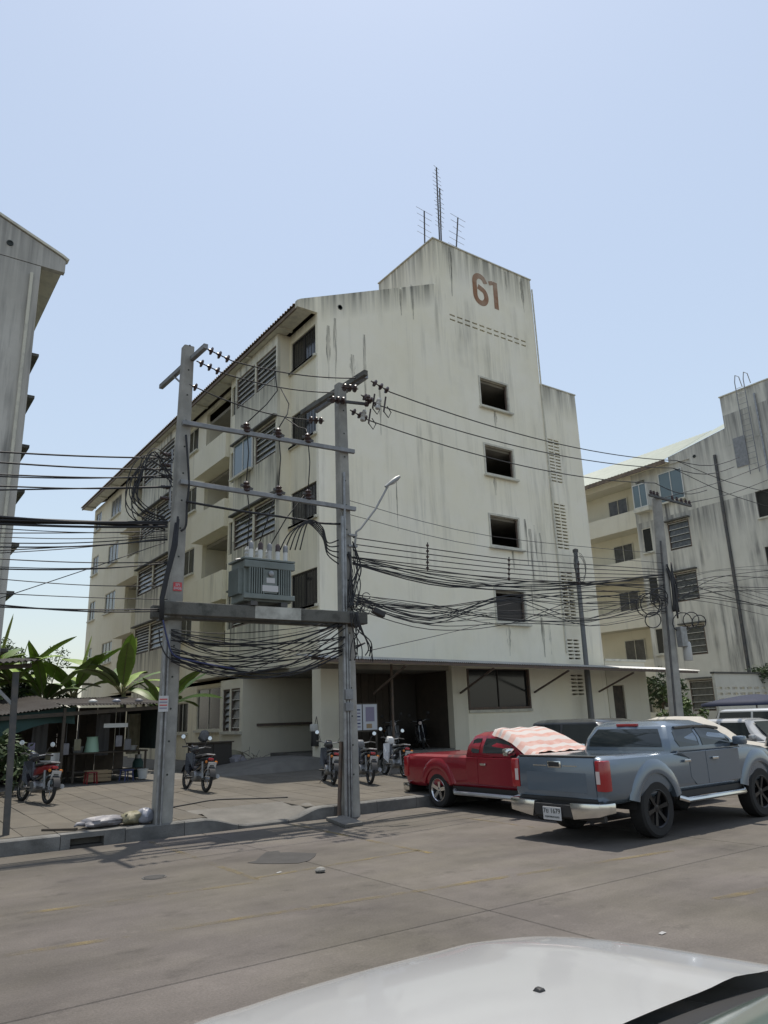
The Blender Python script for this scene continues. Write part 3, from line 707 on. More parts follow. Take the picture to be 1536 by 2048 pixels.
# ------------------------------------------------------------------ neighbouring blocks
L_ = wthing('apartment_building', 'weathered grey apartment block cut off by the left edge of the picture', 'building', (-2, 30, 0))
LY = 22.9; GL = frame((0, LY, 0), (1, 0, 0), (0, -1, 0))
part('gable_wall', MB(GL).box(-9.5, 3.25, .3, 16.05, -.2, 0), 'grey_wall', L_)
part('gable_top', MB(GL).prism([(3.96, 16.08), (3.96, 16.50), (3.80, 16.60), (-3.2, 19.55), (-10.2, 16.55), (-10.2, 16.05)], -.2, .004), 'grey_wall', L_)
part('coping', MB(GL).prism([(4.0, 16.53), (3.82, 16.63), (-3.2, 19.58), (-3.2, 19.66), (3.86, 16.70), (4.06, 16.58)], -.25, .05), 'trim', L_)
part('vent_hole', MB(GL).lathe([(.10, 0), (.10, .02), (.07, .02), (.06, -.05)], (2.3, 16.55, .006), (0, 0, 1), 16), 'ink', L_)
part('side_wall', MB().box(3.05, 3.25, LY+.2, 52, .3, 16.05), 'grey_wall', L_)
lr = part('roof', corrugated(MB(), (3.95, LY+.2, 16.5), (3.95, 52, 16.5), (-3.2, LY+.2, 19.5), .2, .034, .012), 'roof_tile', L_)
part('soffit', MB().box(3.26, 3.9, LY+.2, 52, 16.15, 16.2), 'trim', lr)
part('fascia', MB().box(3.86, 3.92, LY+.21, 51.9, 16.21, 16.42), 'roof_tile', lr)
for k in range(5):
    for dz in (0, 1.42):
        zz = 13.12-3.04*k+ (0 if dz == 0 else -1.42)
        if zz > 3: part('window_hood' if dz == 0 else 'window_ledge', MB().box(3.251, 3.50, LY+.3, LY+2.1, zz-.05, zz+.05), 'beam_concrete', L_, bevel=.01)
part('drain_pipe', MB(GL).tube([(3.0, 15.7, .06), (3.0, .4, .06)], .05, 8), 'trim', L_, True)

# right-hand block: long side with recessed balconies, then a stained end with a tall block
RX = 38.5
R_ = wthing('apartment_building', 'heavily stained apartment block with pale green roof at the right edge', 'building', (44, 24, 0))
Fr = frame((RX, 0, 0), (0, -1, 0), (-1, 0, 0))
yw = 27.05                                             # recess ends here, window bay begins
rh = []
for k in range(5):
    z0 = 2.15+st*k-.6
    rh += [(-26.75, -26.1, z0+.35, z0+1.85), (-24.95, -23.55, z0+.12, z0+1.78)]
rh += [(-yw-12, -yw, -1, 17)]
mb = holes_wall(MB(Fr), -39, -22.9, .3, 16.15, [h for h in rh], .16)
part('side_wall', mb, 'stained_wall', R_)
for k in range(5):
    z0 = 2.15+st*k-.6
    if k < 4:
        framed(Fr, -26.75, -26.1, z0+.35, z0+1.85, 'dark_glass', 0, parent=R_, c=-.05)
        louver_window(Fr, -24.95, -23.55, z0+.12, z0+1.78, -.01, 5, parent=R_)
        part('window_hood', MB(Fr).box(-25.05, -23.45, z0+1.84, z0+1.92, .002, .25), 'beam_concrete', R_)
    else:
        framed(Fr, -25.1, -23.5, z0+.0, z0+1.85, 'blue_glass', 1, parent=R_, c=.06, fm='white_frame')
        eb = part('enclosed_balcony', MB(Fr).box(-26.8, -25.7, z0-.25, z0+.0, .002, .5), 'trim', R_)
        framed(Fr, -26.75, -25.75, z0+.02, z0+1.5, 'blue_glass', 1, parent=eb, c=.42, fm='white_frame', sill=False)
        part('side_panel', MB(Fr).box(-25.74, -25.7, z0+.02, z0+1.5, .002, .40), 'white_frame', eb)
for k in range(5):
    z0 = .55+st*k
    b_ = part('balcony', MB(Fr).box(-39, -yw, z0, z0+.13, -1.3, .0), 'pale_wall', R_)
    part('parapet', MB(Fr).box(-39, -yw, z0+.131, z0+1.12, -.12, 0), 'pale_wall', b_)
    zt_r = z0+st if k < 4 else 16.14
    part('recess_wall', MB(Fr).box(-39, -yw+.05, z0+.13, zt_r, -1.4, -1.3), 'pale_wall', b_)
    part('recess_side', MB(Fr).box(-yw, -yw+.1, z0+.13, zt_r, -1.29, -.165), 'pale_wall', b_)
    framed(Fr, -29.9, -28.4, z0+1.1, z0+2.5, 'curtain_glass', 1, c=-1.25, parent=b_, sill=False)
    framed(Fr, -34.4, -32.9, z0+1.1, z0+2.5, 'curtain_glass', 1, c=-1.25, parent=b_, sill=False)
part('ceiling', MB(Fr).box(-39, -yw, 15.72, 16.1, -1.29, -.01), 'pale_wall', R_)
part('inner_wall', MB(Fr).box(-yw+.11, -10.1, .3, 15.88, -1.6, -1.5), 'interior', R_)
for k in range(5): part('floor_slab', MB(Fr).box(-yw+.11, -10.1, .5+st*k, .62+st*k, -1.5, -.17), 'interior', R_)
# the stained end
eh = [(-19.5, -17.2, 11.45+st*k, 12.9+st*k) for k in (-2, -1, 0)]
mb = holes_wall(MB(Fr), -22.895, -10, .3, 15.9, [(-19.45, -17.4, 2.35+st*k, 3.8+st*k) for k in range(1, 4)], .16, .06)
part('end_wall', mb, 'stained_wall', R_)
part('end_gable', MB(Fr).prism([(-24.25, 15.95), (-24.25, 16.40), (-20.4, 16.98), (-20.4, 15.9), (-22.9, 15.9)], -.1, .064), 'stained_wall', R_)
for k in range(1, 4): framed(Fr, -19.45, -17.4, 2.35+st*k, 3.8+st*k, 'dark_glass', 2, c=-.02, parent=R_, fm='grille')
tb = part('raised_block', MB(Fr).box(-20.5, -10, 15.905, 18.82, -5, .07), 'stained_wall', R_)
part('coping', MB(Fr).box(-20.55, -10, 18.821, 18.88, -.2, .12), 'trim', tb)
part('access_door', MB(Fr).box(-20.15, -19.45, 14.5, 16.2, .071, .10), 'galv', R_)
part('vent_hole', MB(Fr).lathe([(.1, 0), (.1, .02), (.06, .02), (.05, -.03)], (-22.56, 15.94, .066), (0, 0, 1), 14), 'ink', R_)
ld = part('ladder', MB(Fr).tube([(-19.42, 13.9, .22), (-19.42, 19.3, .22), (-19.4, 19.75, .1), (-19.38, 19.75, -.25), (-19.36, 19.2, -.4)], .025, 6), 'galv', R_, True)
part('stile', MB(Fr).tube([(-18.92, 13.9, .22), (-18.92, 19.3, .22), (-18.9, 19.75, .1), (-18.88, 19.75, -.25), (-18.86, 19.2, -.4)], .025, 6), 'galv', ld, True)
for i in range(16): part('rung', MB(Fr).tube([(-19.42, 14.1+.32*i, .22), (-18.92, 14.1+.32*i, .22)], .014, 5), 'galv', ld)
part('downpipe', MB(Fr).tube([(-21.3, 15.6, .14), (-21.3, 9, .14), (-21.35, .4, .14)], .09, 8), 'dark_steel', R_, True)
part('downpipe', MB(Fr).tube([(-18.5, 18.3, .16), (-18.5, 13.2, .16)], .06, 8), 'steel', R_, True)
rr = part('roof', corrugated(MB(), (RX-.55, 24.2, 16.18), (RX-.55, 39, 16.18), (RX+5.2, 24.2, 19.2), .25, .03, .01), 'green_roof', R_)
part('roof_end', MB().add([(RX-.10, 24.21, 16.41), (RX-.10, 20.42, 16.99), (RX+5.2, 20.42, 19.9), (RX+5.2, 24.21, 19.18)], [(0, 1, 2, 3)]), 'green_roof', rr, recalc=False)
part('fascia', MB().box(RX-.58, RX-.52, 24.2, 39, 15.92, 16.17), 'roof_tile', rr)
part('soffit', MB().box(RX-.518, RX-.012, 24.2, 39, 16.03, 16.06), 'pale_wall', rr)
part('far_wall', MB().box(RX+.0, RX+10, 39.01, 39.15, .3, 16), 'pale_wall', R_)
# boundary wall with pierced blocks in front of that block
bw = wthing('boundary_wall', 'low stained garden wall with pierced bands in front of the right block', 'wall', (31, 17.5, .35))
bh = []
for i in range(16):
    for r in range(3): bh.append((30.4+.62*i, 30.4+.62*i+.45, 2.1+.25*r, 2.1+.25*r+.11))
BWF = frame((0, 19.2, 0), (1, 0, 0), (0, -1, 0))
part('wall', holes_wall(MB(BWF), 31.6, 46, .3, 3.3, bh, .12), 'stained_wall', bw)
part('coping', MB(BWF).box(31.55, 46, 3.3, 3.38, -.16, .05), 'beam_concrete', bw)
# ------------------------------------------------------------------ power poles and the transformer
PL = Vector((4.66, 13.36, .2)); PR = Vector((8.30, 13.06, -.02))
def sq_pole(name, label, base, top, w0, w1, lean=(0, 0), group=None, holes=True):
    t = wthing(name, label, 'utility pole', base, group)
    h = top-base[2]; rings = []
    for i in range(9):
        f = i/8; w_ = w0+(w1-w0)*f; c = .25*w_; x0 = base[0]+lean[0]*f; y0 = base[1]+lean[1]*f; z0 = base[2]+h*f
        w2 = w_/2
        rings.append([(x0+a, y0+b, z0) for a, b in ((w2-c*.4, -w2), (w2, -w2+c*.4), (w2, w2-c*.4), (w2-c*.4, w2), (-w2+c*.4, w2), (-w2, w2-c*.4), (-w2, -w2+c*.4), (-w2+c*.4, -w2))])
    part('shaft', MB().loft(rings), 'pole_concrete', t)
    if holes:
        for i in range(int(h/.55)):
            zz = base[2]+.8+.55*i; f = (zz-base[2])/h; w2 = (w0+(w1-w0)*f)/2
            part('bolt_hole', MB().lathe([(.018, 0), (.018, .004)], (base[0]+lean[0]*f, base[1]+lean[1]*f-w2-.002, zz), (0, -1, 0), 8), 'ink', t)
    return t
poleL = sq_pole('utility_pole', 'square concrete pole on the kerb carrying the left end of the transformer beam', PL, 9.25, .30, .21, (.10, 0))
poleR = sq_pole('utility_pole', 'square concrete pole at the kerb under the right end of the transformer beam', PR, 9.15, .30, .21, (-.07, 0))
def pole_at(P, top, z): return Vector((P[0], P[1], z))
# conduits and boxes strapped to the poles
part('conduit', MB().tube([(PL.x-.15, PL.y-.16, .2), (PL.x-.13, PL.y-.15, 3.3)], .028, 8), 'steel', poleL, True)
part('conduit', MB().tube([(PL.x-.08, PL.y-.18, .2), (PL.x-.07, PL.y-.17, 3.4)], .022, 8), 'steel', poleL, True)
nb = part('notice_plate', MB().box(PL.x-.22, PL.x-.05, PL.y-.215, PL.y-.205, 2.05, 2.32), 'plate_white', poleL)
for i in range(4): part('printed_line', MB().box(PL.x-.205, PL.x-.07, PL.y-.2185, PL.y-.2155, 2.10+.05*i, 2.12+.05*i), 'sign_red' if i % 2 else 'paper_purple', nb)
sg = part('number_sign', MB().box(PL.x-.03, PL.x+.13, PL.y-.146, PL.y-.136, 4.20, 4.36), 'sign_red', poleL)
for r, s in ((4.31, 'SPI'), (4.245, '8406')):
    text_mesh('lettering', s, .075, 'paper', Matrix(((1, 0, 0, PL.x+.05), (0, 0, -1, PL.y-.1485), (0, 1, 0, r), (0, 0, 0, 1))), sg)
for dx, r, z1 in ((-.20, .035, 6.0), (-.13, .028, 7.0), (-.07, .022, 3.5)):
    part('conduit', MB().tube([(PR.x+dx, PR.y-.17+abs(dx)*.1, -.02), (PR.x+dx*.95, PR.y-.165, 3), (PR.x+dx*.85, PR.y-.155, z1)], r, 8), 'steel', poleR, True)
part('leaning_strut', MB().beam((PR.x-.28, PR.y-.02, .0), (PR.x-.19, PR.y-.0, 1.4), .06, .05), 'rust_steel', poleR)
for z0, h in ((1.98, .16), (2.2, .2)): part('junction_box', MB().box(PR.x-.22, PR.x-.04, PR.y-.25, PR.y-.17, z0, z0+h), 'galv', poleR, bevel=.008)
# crossarms
def crossarm(parent, p, q, wd, ht, m='pole_concrete', name='crossarm'): return part(name, MB().beam(p, q, wd, ht), m, parent, bevel=.006)
tipL = at(412, 692, X=PL.x+.16); endL = at(322, 774, X=PL.x+.16)
crossarm(poleL, endL, tipL, .09, .10, 'galv')
part('brace', MB().beam((PL.x+.13, PL.y-.05, 8.3), endL.lerp(tipL, .3), .03, .03), 'galv', poleL)
tipR = at(732, 745, X=PR.x+.1); endR = at(604, 826, X=PR.x+.1)
crossarm(poleR, endR, tipR, .10, .12, 'beam_concrete'); tipR2 = at(733, 752, X=PR.x+.28); endR2 = at(632, 822, X=PR.x+.28)
crossarm(poleR, endR2, tipR2, .09, .11, 'galv')
# steel cross beams between the poles
for zl, zr in ((7.52, 7.52), (6.30, 6.20)):
    crossarm(poleL, (PL.x+.0, PL.y-.17, zl), (PR.x+.16, PR.y-.17, zr), .08, .09, 'galv', 'tie_beam')
# insulator strings
def disc_string(parent, p, q, n, r=.085, m='insulator'):
    p = Vector(p); q = Vector(q); d = (q-p); L = d.length; ax = d.normalized(); mb = MB(); mb.tube([p, q], .014, 6)
    for i in range(n):
        c = p + d*((i+.6)/(n+.2)); mb.lathe([(.02, -.05), (.03, -.02), (r, 0), (r*.9, .025), (.03, .03)], c, ax, 12)
    return part('insulator', mb, m, parent, True)
def pin_ins(parent, p, ax=(0, 0, 1), r=.07, h=.18, m='insulator'):
    return part('insulator', MB().lathe([(.015, -.05), (.03, 0), (r, .02), (r*.6, .06), (r*.9, .08), (r*.55, .12), (r*.7, .14), (.03, h)], p, ax, 12), m, parent, True)
hv = []
for (x0, y0, x1, y1) in ((412, 697, 452, 728), (393, 722, 432, 746)):
    a = at(x0, y0, X=PL.x+.2); b = a+Vector((.55, 0, -.12)); disc_string(poleL, a, b, 3); hv.append(b)
a = Vector((PL.x+.12, PL.y-.1, at(384, 775, Y=PL.y).z)); disc_string(poleL, a, a+Vector((.25, 0, -.05)), 1); hv.append(a+Vector((.25, 0, -.05)))
# right pole: three dead-end strings on each side and drop-out fuses
rends = []
for (px, py) in ((742, 762), (722, 790), (700, 820)):
    a = at(px, py, X=PR.x+.2); b = a+Vector((.5, 0, -.14)); disc_string(poleR, a, b, 3); rends.append(b)
lends = []
for (px, py) in ((716, 778), (692, 802), (648, 842)):
    a = at(px, py, X=PR.x-.1); b = a+Vector((-.42, 0, -.06)); disc_string(poleR, a, b, 3); lends.append(b)
for (px, py) in ((735, 800), (757, 806), (727, 830)):
    a = at(px, py, X=PR.x+.45); fz = part('fuse_holder', MB().lathe([(.05, -.16), (.06, -.1), (.035, -.06), (.06, -.02), (.035, .02), (.06, .06), (.05, .12)], a, (.3, .1, 1), 10), 'porcelain' if px != 735 else 'insulator', poleR, True)
    part('fuse_tube', MB().tube([a+Vector((.1, -.05, -.2)), a+Vector((.16, -.06, .16))], .022, 6), 'insulator', fz)
    part('jumper', MB().tube([a+Vector((.1, -.05, -.2)), a+Vector((.22, -.05, -.32)), a+Vector((.30, -.05, -.18)), a+Vector((.2, -.04, -.05))], .012, 5), 'black_cable', fz, True)
crossarm(poleR, (PR.x-.5, PR.y-.16, 8.62), (PR.x+.5, PR.y-.16, 8.75), .06, .06, 'dark_steel')
# surge arresters on the tie beams
taps = []
for zl, pxs in ((7.62, (481, 543, 603)), (6.36, (483, 545, 604))):
    for px in pxs:
        f = (px-365)/(690-365); pt = Vector((PL.x+(PR.x-PL.x)*f, PL.y+(PR.y-PL.y)*f-.17, zl)); taps.append(pt)
        ar = part('arrester', MB().lathe([(.03, -.10), (.08, -.07), (.05, -.02), (.085, .02), (.05, .06), (.07, .09), (.02, .14)], pt, (0, 0, 1), 10), 'insulator', poleL, True)
        part('bracket', MB().beam(pt+Vector((-.12, 0, .04)), pt+Vector((.14, 0, -.02)), .04, .05), 'dark_steel', ar)
# twin concrete beams
bm_ = wthing('transformer_beam', 'mossy concrete twin beam spanning the two poles below the transformer', 'beam', (6.5, 13.2, 3.62))
for dy in (-.27, .27):
    part('beam', MB().beam((PL.x-.28, PL.y+dy, 3.85), (PR.x+.28, PR.y+dy, 3.82), .2, .24), 'beam_concrete', bm_, bevel=.015)
d_ = (PR-PL); f0, f1 = .40, .66
pA = PL+d_*f0; pB = PL+d_*f1
part('painted_band', MB().beam((pA.x, pA.y-.374, 3.84), (pB.x, pB.y-.374, 3.832), .004, .235), 'beam_paint', bm_)
for P in (PL, PR): part('collar', MB().box(P.x-.21, P.x+.21, P.y-.165, P.y+.165, 3.66, 3.70), 'beam_concrete', bm_)
# transformer
tc = Vector((6.40, 13.2, 0)); tz = 3.99
tf = wthing('transformer', 'grey finned oil transformer standing on the beam between the poles', 'transformer', (tc.x, tc.y, 3.96))
W2, D2 = .51, .36
for dx in (-.32, .32): part('foot', MB().box(tc.x+dx-.07, tc.x+dx+.07, tc.y-.36, tc.y+.36, 3.965, tz+.06), 'dark_steel', tf)
part('tank', MB().box(tc.x-W2, tc.x+W2, tc.y-D2+.06, tc.y+D2-.06, tz+.06, tz+.86), 'transformer_paint', tf, bevel=.02)
part('lid', MB().box(tc.x-W2-.05, tc.x+W2+.05, tc.y-D2, tc.y+D2, tz+.86, tz+.90), 'transformer_paint', tf, bevel=.008)
part('rim', MB().box(tc.x-W2-.03, tc.x+W2+.03, tc.y-D2-.03, tc.y-D2+.065, tz+.70, tz+.84), 'transformer_paint', tf, bevel=.012)
part('rim', MB().box(tc.x-W2-.03, tc.x+W2+.03, tc.y-D2-.03, tc.y-D2+.065, tz+.10, tz+.20), 'transformer_paint', tf, bevel=.012)
fin = MB().box(-.012, .012, -.09, 0, 0, .5).mesh('fin'); fin.materials.append(MATS['transformer_paint'])
for i in range(19):
    dx = -.43+.048*i
    if -.13 < dx < .16:
        continue
    o = link('fin', fin, None, tf, True); o.location = (tc.x+dx, tc.y-D2+.058, tz+.2)
for i in range(9):
    o = link('fin', fin, None, tf, True); o.location = (tc.x-W2-.0, tc.y-.22+.055*i, tz+.2); o.rotation_euler = (0, 0, -PI/2)
part('plate_panel', MB().box(tc.x-.13, tc.x+.15, tc.y-D2-.02, tc.y-D2+.058, tz+.22, tz+.68), 'transformer_paint', tf)
part('gauge', MB().lathe([(.055, 0), (.055, .03), (.045, .035)], (tc.x+.01, tc.y-D2-.02, tz+.60), (0, -1, 0), 14), 'steel', tf, True)
part('name_plate', MB().box(tc.x-.08, tc.x+.1, tc.y-D2-.026, tc.y-D2-.021, tz+.42, tz+.52), 'plate_white', tf)
part('name_plate', MB().box(tc.x-.17, tc.x+.17, tc.y-D2-.034, tc.y-D2-.027, tz+.25, tz+.37), 'plate_white', tf)
bushes = []
for i, dx in enumerate((-.26, -.03, .20)):
    b = Vector((tc.x+dx, tc.y+.12, tz+.90)); part('high_voltage_bushing', MB().lathe([(.07, 0), (.05, .05), (.07, .09), (.045, .13), (.065, .17), (.045, .21), (.06, .25), (.025, .32)], b, (0, 0, 1), 12), 'porcelain', tf, True); bushes.append(b+Vector((0, 0, .32)))
for i, dx in enumerate((-.33, -.13, .07, .25, .42)):
    b = Vector((tc.x+dx, tc.y-.2, tz+.90)); part('low_voltage_bushing', MB().lathe([(.045, 0), (.045, .2), (.03, .24)], b, (0, 0, 1), 12), 'plastic_white' if i != 2 else 'porcelain', tf, True)
    part('bushing_cap', MB().lathe([(.05, 0), (.05, .12), (.02, .16)], b+Vector((0, 0, .20)), (0, 0, 1), 10), 'insulator' if i in (1, 3) else 'galv', tf, True)
part('oil_pipe', MB().tube([(tc.x-W2+.05, tc.y-.2, tz+.9), (tc.x-W2-.1, tc.y-.22, tz+.86), (tc.x-W2-.16, tc.y-.24, tz+.84)], .02, 6), 'steel', tf, True)

# street lamp on the right pole
la = wthing('street_lamp', 'slim street lamp arm bracketed to the right transformer pole', 'street lamp', (PR.x+.1, PR.y-.15, 5.4))
p0 = Vector((PR.x+.16, PR.y-.1, 5.35)); tip = at(778, 968, Y=12.6); hd = at(802, 951, Y=12.55)
part('arm', MB().tube([p0, p0+Vector((.02, -.05, .35)), p0.lerp(tip, .25)+Vector((-.08, 0, .05)), p0.lerp(tip, .6), tip], .024, 8), 'lamp_metal', la, True)
dd = (hd-tip).normalized()
part('lamp_head', MB().lathe([(.025, -.12), (.04, 0), (.055, .1), (.055, .24), (.03, .34)], tip, dd, 10), 'lamp_metal', la, True)
part('lens', MB().lathe([(.03, .06), (.045, .14), (.03, .26)], tip-Vector((0, 0, .028)), dd, 10), 'porcelain', la, True)
for z in (5.38, 5.62): part('clamp', MB().box(PR.x-.02, PR.x+.2, PR.y-.16, PR.y-.07, z-.02, z+.02), 'galv', la)

# right-hand pole behind the parked cars
QB = Vector((19.85, 13.5, .2)); QT = at(1313, 998, Y=13.5)
poleQ = wthing('utility_pole', 'round leaning concrete pole behind the blue pickup, wrapped in coiled cable', 'utility pole', QB)
def Q(z, dx=0, dy=0): f = (z-QB.z)/(QT.z-QB.z); return QB.lerp(QT, f)+Vector((dx, dy, 0))
part('shaft', MB().lathe([(.215, 0), (.19, 3), (.165, 6), (.145, (QT-QB).length)], QB, QT-QB, 18), 'pole_concrete', poleQ, True)
ca, cb = at(1298, 990, Y=13.35), at(1382, 1012, Y=13.35)
crossarm(poleQ, ca, cb, .07, .07, 'dark_steel')
for f in (.05, .12, .2, .55, .66, .77, .88, .97): pin_ins(poleQ, ca.lerp(cb, f)+Vector((0, 0, .03)), (0, 0, 1), .06, .13)
part('junction_box', MB().box(*(lambda p: (p.x+.05, p.x+.35, p.y-.4, p.y-.2, p.z-.3, p.z+.3))(Q(3.9))), 'steel', poleQ, bevel=.02)
part('transformer_can', MB().lathe([(.12, 0), (.13, .05), (.13, .5), (.1, .56)], Q(3.2, .42, -.3), (0, 0, 1), 14), 'porcelain', poleQ, True)
part('riser', MB().tube([Q(.3, -.2, -.1), Q(4, -.17, -.1), Q(6.9, -.14, -.1)], .03, 6), 'dark_steel', poleQ, True)
# dark steel pole close to the gable
SB = Vector((24.62, 20.55, .38)); 
poleS = wthing('utility_pole', 'slender dark steel pole rising through the canopy beside the stair tower', 'utility pole', SB)
part('shaft', MB().lathe([(.13, 0), (.12, 3.0), (.10, 3.2), (.09, 8.05)], SB, (.012, 0, 1), 12), 'pole_steel', poleS, True)
part('cap', MB().lathe([(.12, 0), (.12, .12), (.03, .16)], SB+Vector((.1, 0, 8.05)), (0, 0, 1), 10), 'dark_steel', poleS, True)
for i in range(3): part('cable_loop', MB().tube([SB+Vector((.15+.32*math.sin(t*.4)*(1+.1*i), -.12, 7.3+.55*math.cos(t*.4)+.08*i)) for t in range(16)], .012, 4), 'black_cable', poleS, True)

# ------------------------------------------------------------------ cables
NC = [0]
def cable(pts, r, label, group, m='black_cable', n=5):
    o = solo('cable', MB().tube(pts, r, n), m, label, 'cable', group, smooth=2)
    return o
def swag(a, b, s, r, label, group, n=16, m='black_cable', wob=0.0):
    pts = sag(a, b, s, n)
    if wob: pts = [p+Vector((0, random.uniform(-wob, wob), random.uniform(-wob, wob))) if 0 < i < n else p for i, p in enumerate(pts)]
    return cable(pts, r, label, group, m)
# high-voltage lines between the two poles
for hi, (a, b) in enumerate(zip(hv, (endR2.lerp(tipR2, .95), endR2.lerp(tipR2, .55), lends[2]))):
    swag(a, Vector(b), .12, .014, '%s bare high-voltage line from the left pole top to the right pole top' % ('upper', 'middle', 'lower')[hi], 'high-voltage lines between the transformer poles')
# tapping leads down to the transformer
hp = [sag(hv[i], (endR2.lerp(tipR2, .95), endR2.lerp(tipR2, .55), lends[2])[i], .12, 20) for i in range(3)]
for i in range(3):
    j = (6, 9, 15)[i]; s = hp[i][j]; t1 = taps[i]+Vector((0, 0, .12)); t2 = taps[i+3]+Vector((0, 0, .12))
    cable([s, s.lerp(t1, .25)+Vector((.22, 0, -.1)), s.lerp(t1, .6)+Vector((.2, 0, 0)), t1], .012, 'thin lead hanging from the high-voltage lines to the upper tie beam', 'transformer leads')
    cable([t1, t1.lerp(t2, .5)+Vector((.05, 0, 0)), t2], .012, 'thin vertical lead between the two steel tie beams', 'transformer tie leads')
    cable([t2, t2.lerp(bushes[i], .5)+Vector((.06*(1-i), 0, 0)), bushes[i]], .012, 'thin lead from the lower tie beam to a transformer bushing', 'transformer bushing leads')
# high-voltage lines leaving to the right
for hi, (a, mid, e) in enumerate(zip(rends, ((1170, 905), (1170, 914), (1170, 922)), ((1352, 921), (1345, 936), (1310, 966)))):
    p1 = at(mid[0], mid[1], Y=13.25); p2 = at(e[0], e[1], Y=13.4); p3 = p2+(p2-p1)*.9+Vector((0, 0, .35))
    pts = sag(a, p2, .35, 18); pts += [p2.lerp(p3, i/6)-Vector((0, 0, .25*math.sin(PI*i/6))) for i in range(1, 7)]
    cable(pts, .014, '%s high-voltage line running right from the transformer pole past the gable' % ('upper', 'middle', 'lower')[hi], 'high-voltage lines to the right')
# low-voltage rack and wires towards the left
ORD = ('topmost', 'second', 'third', 'fourth', 'fifth', 'lowest'); LN = [0]
GLf = 'cables leaving to the left'
rackL = part('cable_rack', MB().beam((PL.x-.16, PL.y-.1, 5.75), (PL.x-.16, PL.y-.1, 6.95), .03, .05), 'galv', poleL)
for i in range(5): pin_ins(poleL, Vector((PL.x-.2, PL.y-.1, 5.95+.22*i)), (-1, 0, 0), .045, .1)
def left_run(y0, y1, r=.013, xr=342, dy=0.0, wob=.0, lbl='black overhead cable leaving the left pole towards the left edge', ye=None):
    a = at(xr, y1, Y=13.2+dy); b = at(0, y0, Y=13.2+dy); c = b+(b-a)*1.2+Vector((0, 0, .15))
    sg_ = random.uniform(.0, .06); pts = [a.lerp(b, i/10)-Vector((0, 0, sg_*math.sin(PI*i/10))) for i in range(11)]+[b.lerp(c, i/4) for i in range(1, 5)]
    if wob: pts = [p+Vector((0, 0, random.uniform(-wob, wob))) for p in pts]
    cable(pts, r, lbl, GLf)
for y0, y1, r in ((904, 916, .016), (925, 939, .016), (949, 955, .014), (953, 950, .012), (972, 974, .014), (980, 973, .014)):
    left_run(y0, y1, r, lbl='%s overhead cable from the rack on the left pole to the left edge' % ORD[LN[0]]); LN[0] += 1
for i in range(11): left_run(1034+random.uniform(-3, 14), 1042+random.uniform(-4, 12), random.choice((.012, .015, .022)), 335, random.uniform(-.1, .15), .0, 'cable in the thick middle bundle leaving the left pole leftwards')
for y0, y1 in ((1057, 1062), (1066, 1062), (1074, 1068), (1086, 1072), (1094, 1078), (1101, 1080), (1106, 1075), (1118, 1124), (1134, 1127), (1138, 1126), (1158, 1172), (1187, 1199), (1210, 1222), (1214, 1218)):
    left_run(y0, y1, random.choice((.008, .010, .013)), 335, random.uniform(-.1, .2), .0, 'thin cable below the thick bundle leaving the left pole leftwards')
cable([at(330, 1085, Y=13.2), at(200, 1130, Y=13.2), at(20, 1190, Y=13.2), at(-80, 1222, Y=13.2)], .008, 'thin cable slanting down to the left below the main bundle', 'slanting cable')
# loops of slack on the left pole
for i in range(9):
    a = at(345, 915+random.uniform(0, 60), Y=13.15); px = 268+random.uniform(-12, 24); lo = 1010+random.uniform(-10, 32)
    pts = [a, at(300+random.uniform(-12, 16), 905+random.uniform(-8, 40), Y=13.1), at(px, 945+random.uniform(-15, 15), Y=13.1), at(px-12, lo-20, Y=13.1), at(px+12, lo+10, Y=13.12), at(330, lo+22+random.uniform(-5, 14), Y=13.15)]
    sp = [Vector(p) for p in pts]; out = []
    for k in range(len(sp)-1):
        q0, q1, q2, q3 = sp[max(k-1, 0)], sp[k], sp[k+1], sp[min(k+2, len(sp)-1)]
        for t in (0, .25, .5, .75):
            out.append(.5*((2*q1)+(q2-q0)*t+(2*q0-5*q1+4*q2-q3)*t*t+(3*q1-q0-3*q2+q3)*t**3))
    out.append(sp[-1]); cable(out, random.choice((.010, .013, .015)), 'slack cable looping beside the rack on the left pole', 'slack loops on the left pole')
for i in range(7):                               # bundle dropping down the left pole
    o = random.uniform(-.04, .05)
    cable([at(352, 1040, Y=13.12)+Vector((o, 0, random.uniform(-.1, .1))), at(346, 1090, Y=13.05)+Vector((o*1.5, 0, 0)), at(332, 1150, Y=13.02)+Vector((o, 0, 0)), at(322, 1195, Y=13.0)+Vector((o, 0, 0)), at(321, 1240, Y=12.9)+Vector((o*.8, 0, 0))], .022, 'thick cable of the bundle running down the left pole', 'drop bundle on the left pole')
def spline(sp, k=5):
    sp = [Vector(p) for p in sp]; out = []
    for i in range(len(sp)-1):
        q0, q1, q2, q3 = sp[max(i-1, 0)], sp[i], sp[i+1], sp[min(i+2, len(sp)-1)]
        for s in range(k):
            t = s/k; out.append(.5*((2*q1)+(q2-q0)*t+(2*q0-5*q1+4*q2-q3)*t*t+(3*q1-q0-3*q2+q3)*t**3))
    return out+[sp[-1]]
cable(spline([at(372, 870, Y=13.2), at(378, 960, Y=13.15), at(374, 1010, Y=13.15), at(372, 1050, Y=13.15), at(362, 1062, Y=13.15)]), .022, 'thick cable on the right side of the left pole', 'pole side cable')
cable(spline([at(372, 1003, Y=13.1), at(480, 1022, Y=13.0), at(580, 1036, Y=13.0), at(640, 1046, Y=13.0), at(680, 1048, Y=13.0)]), .024, 'thick cable strung from the left pole above the transformer to the right pole', 'thick transformer cable')
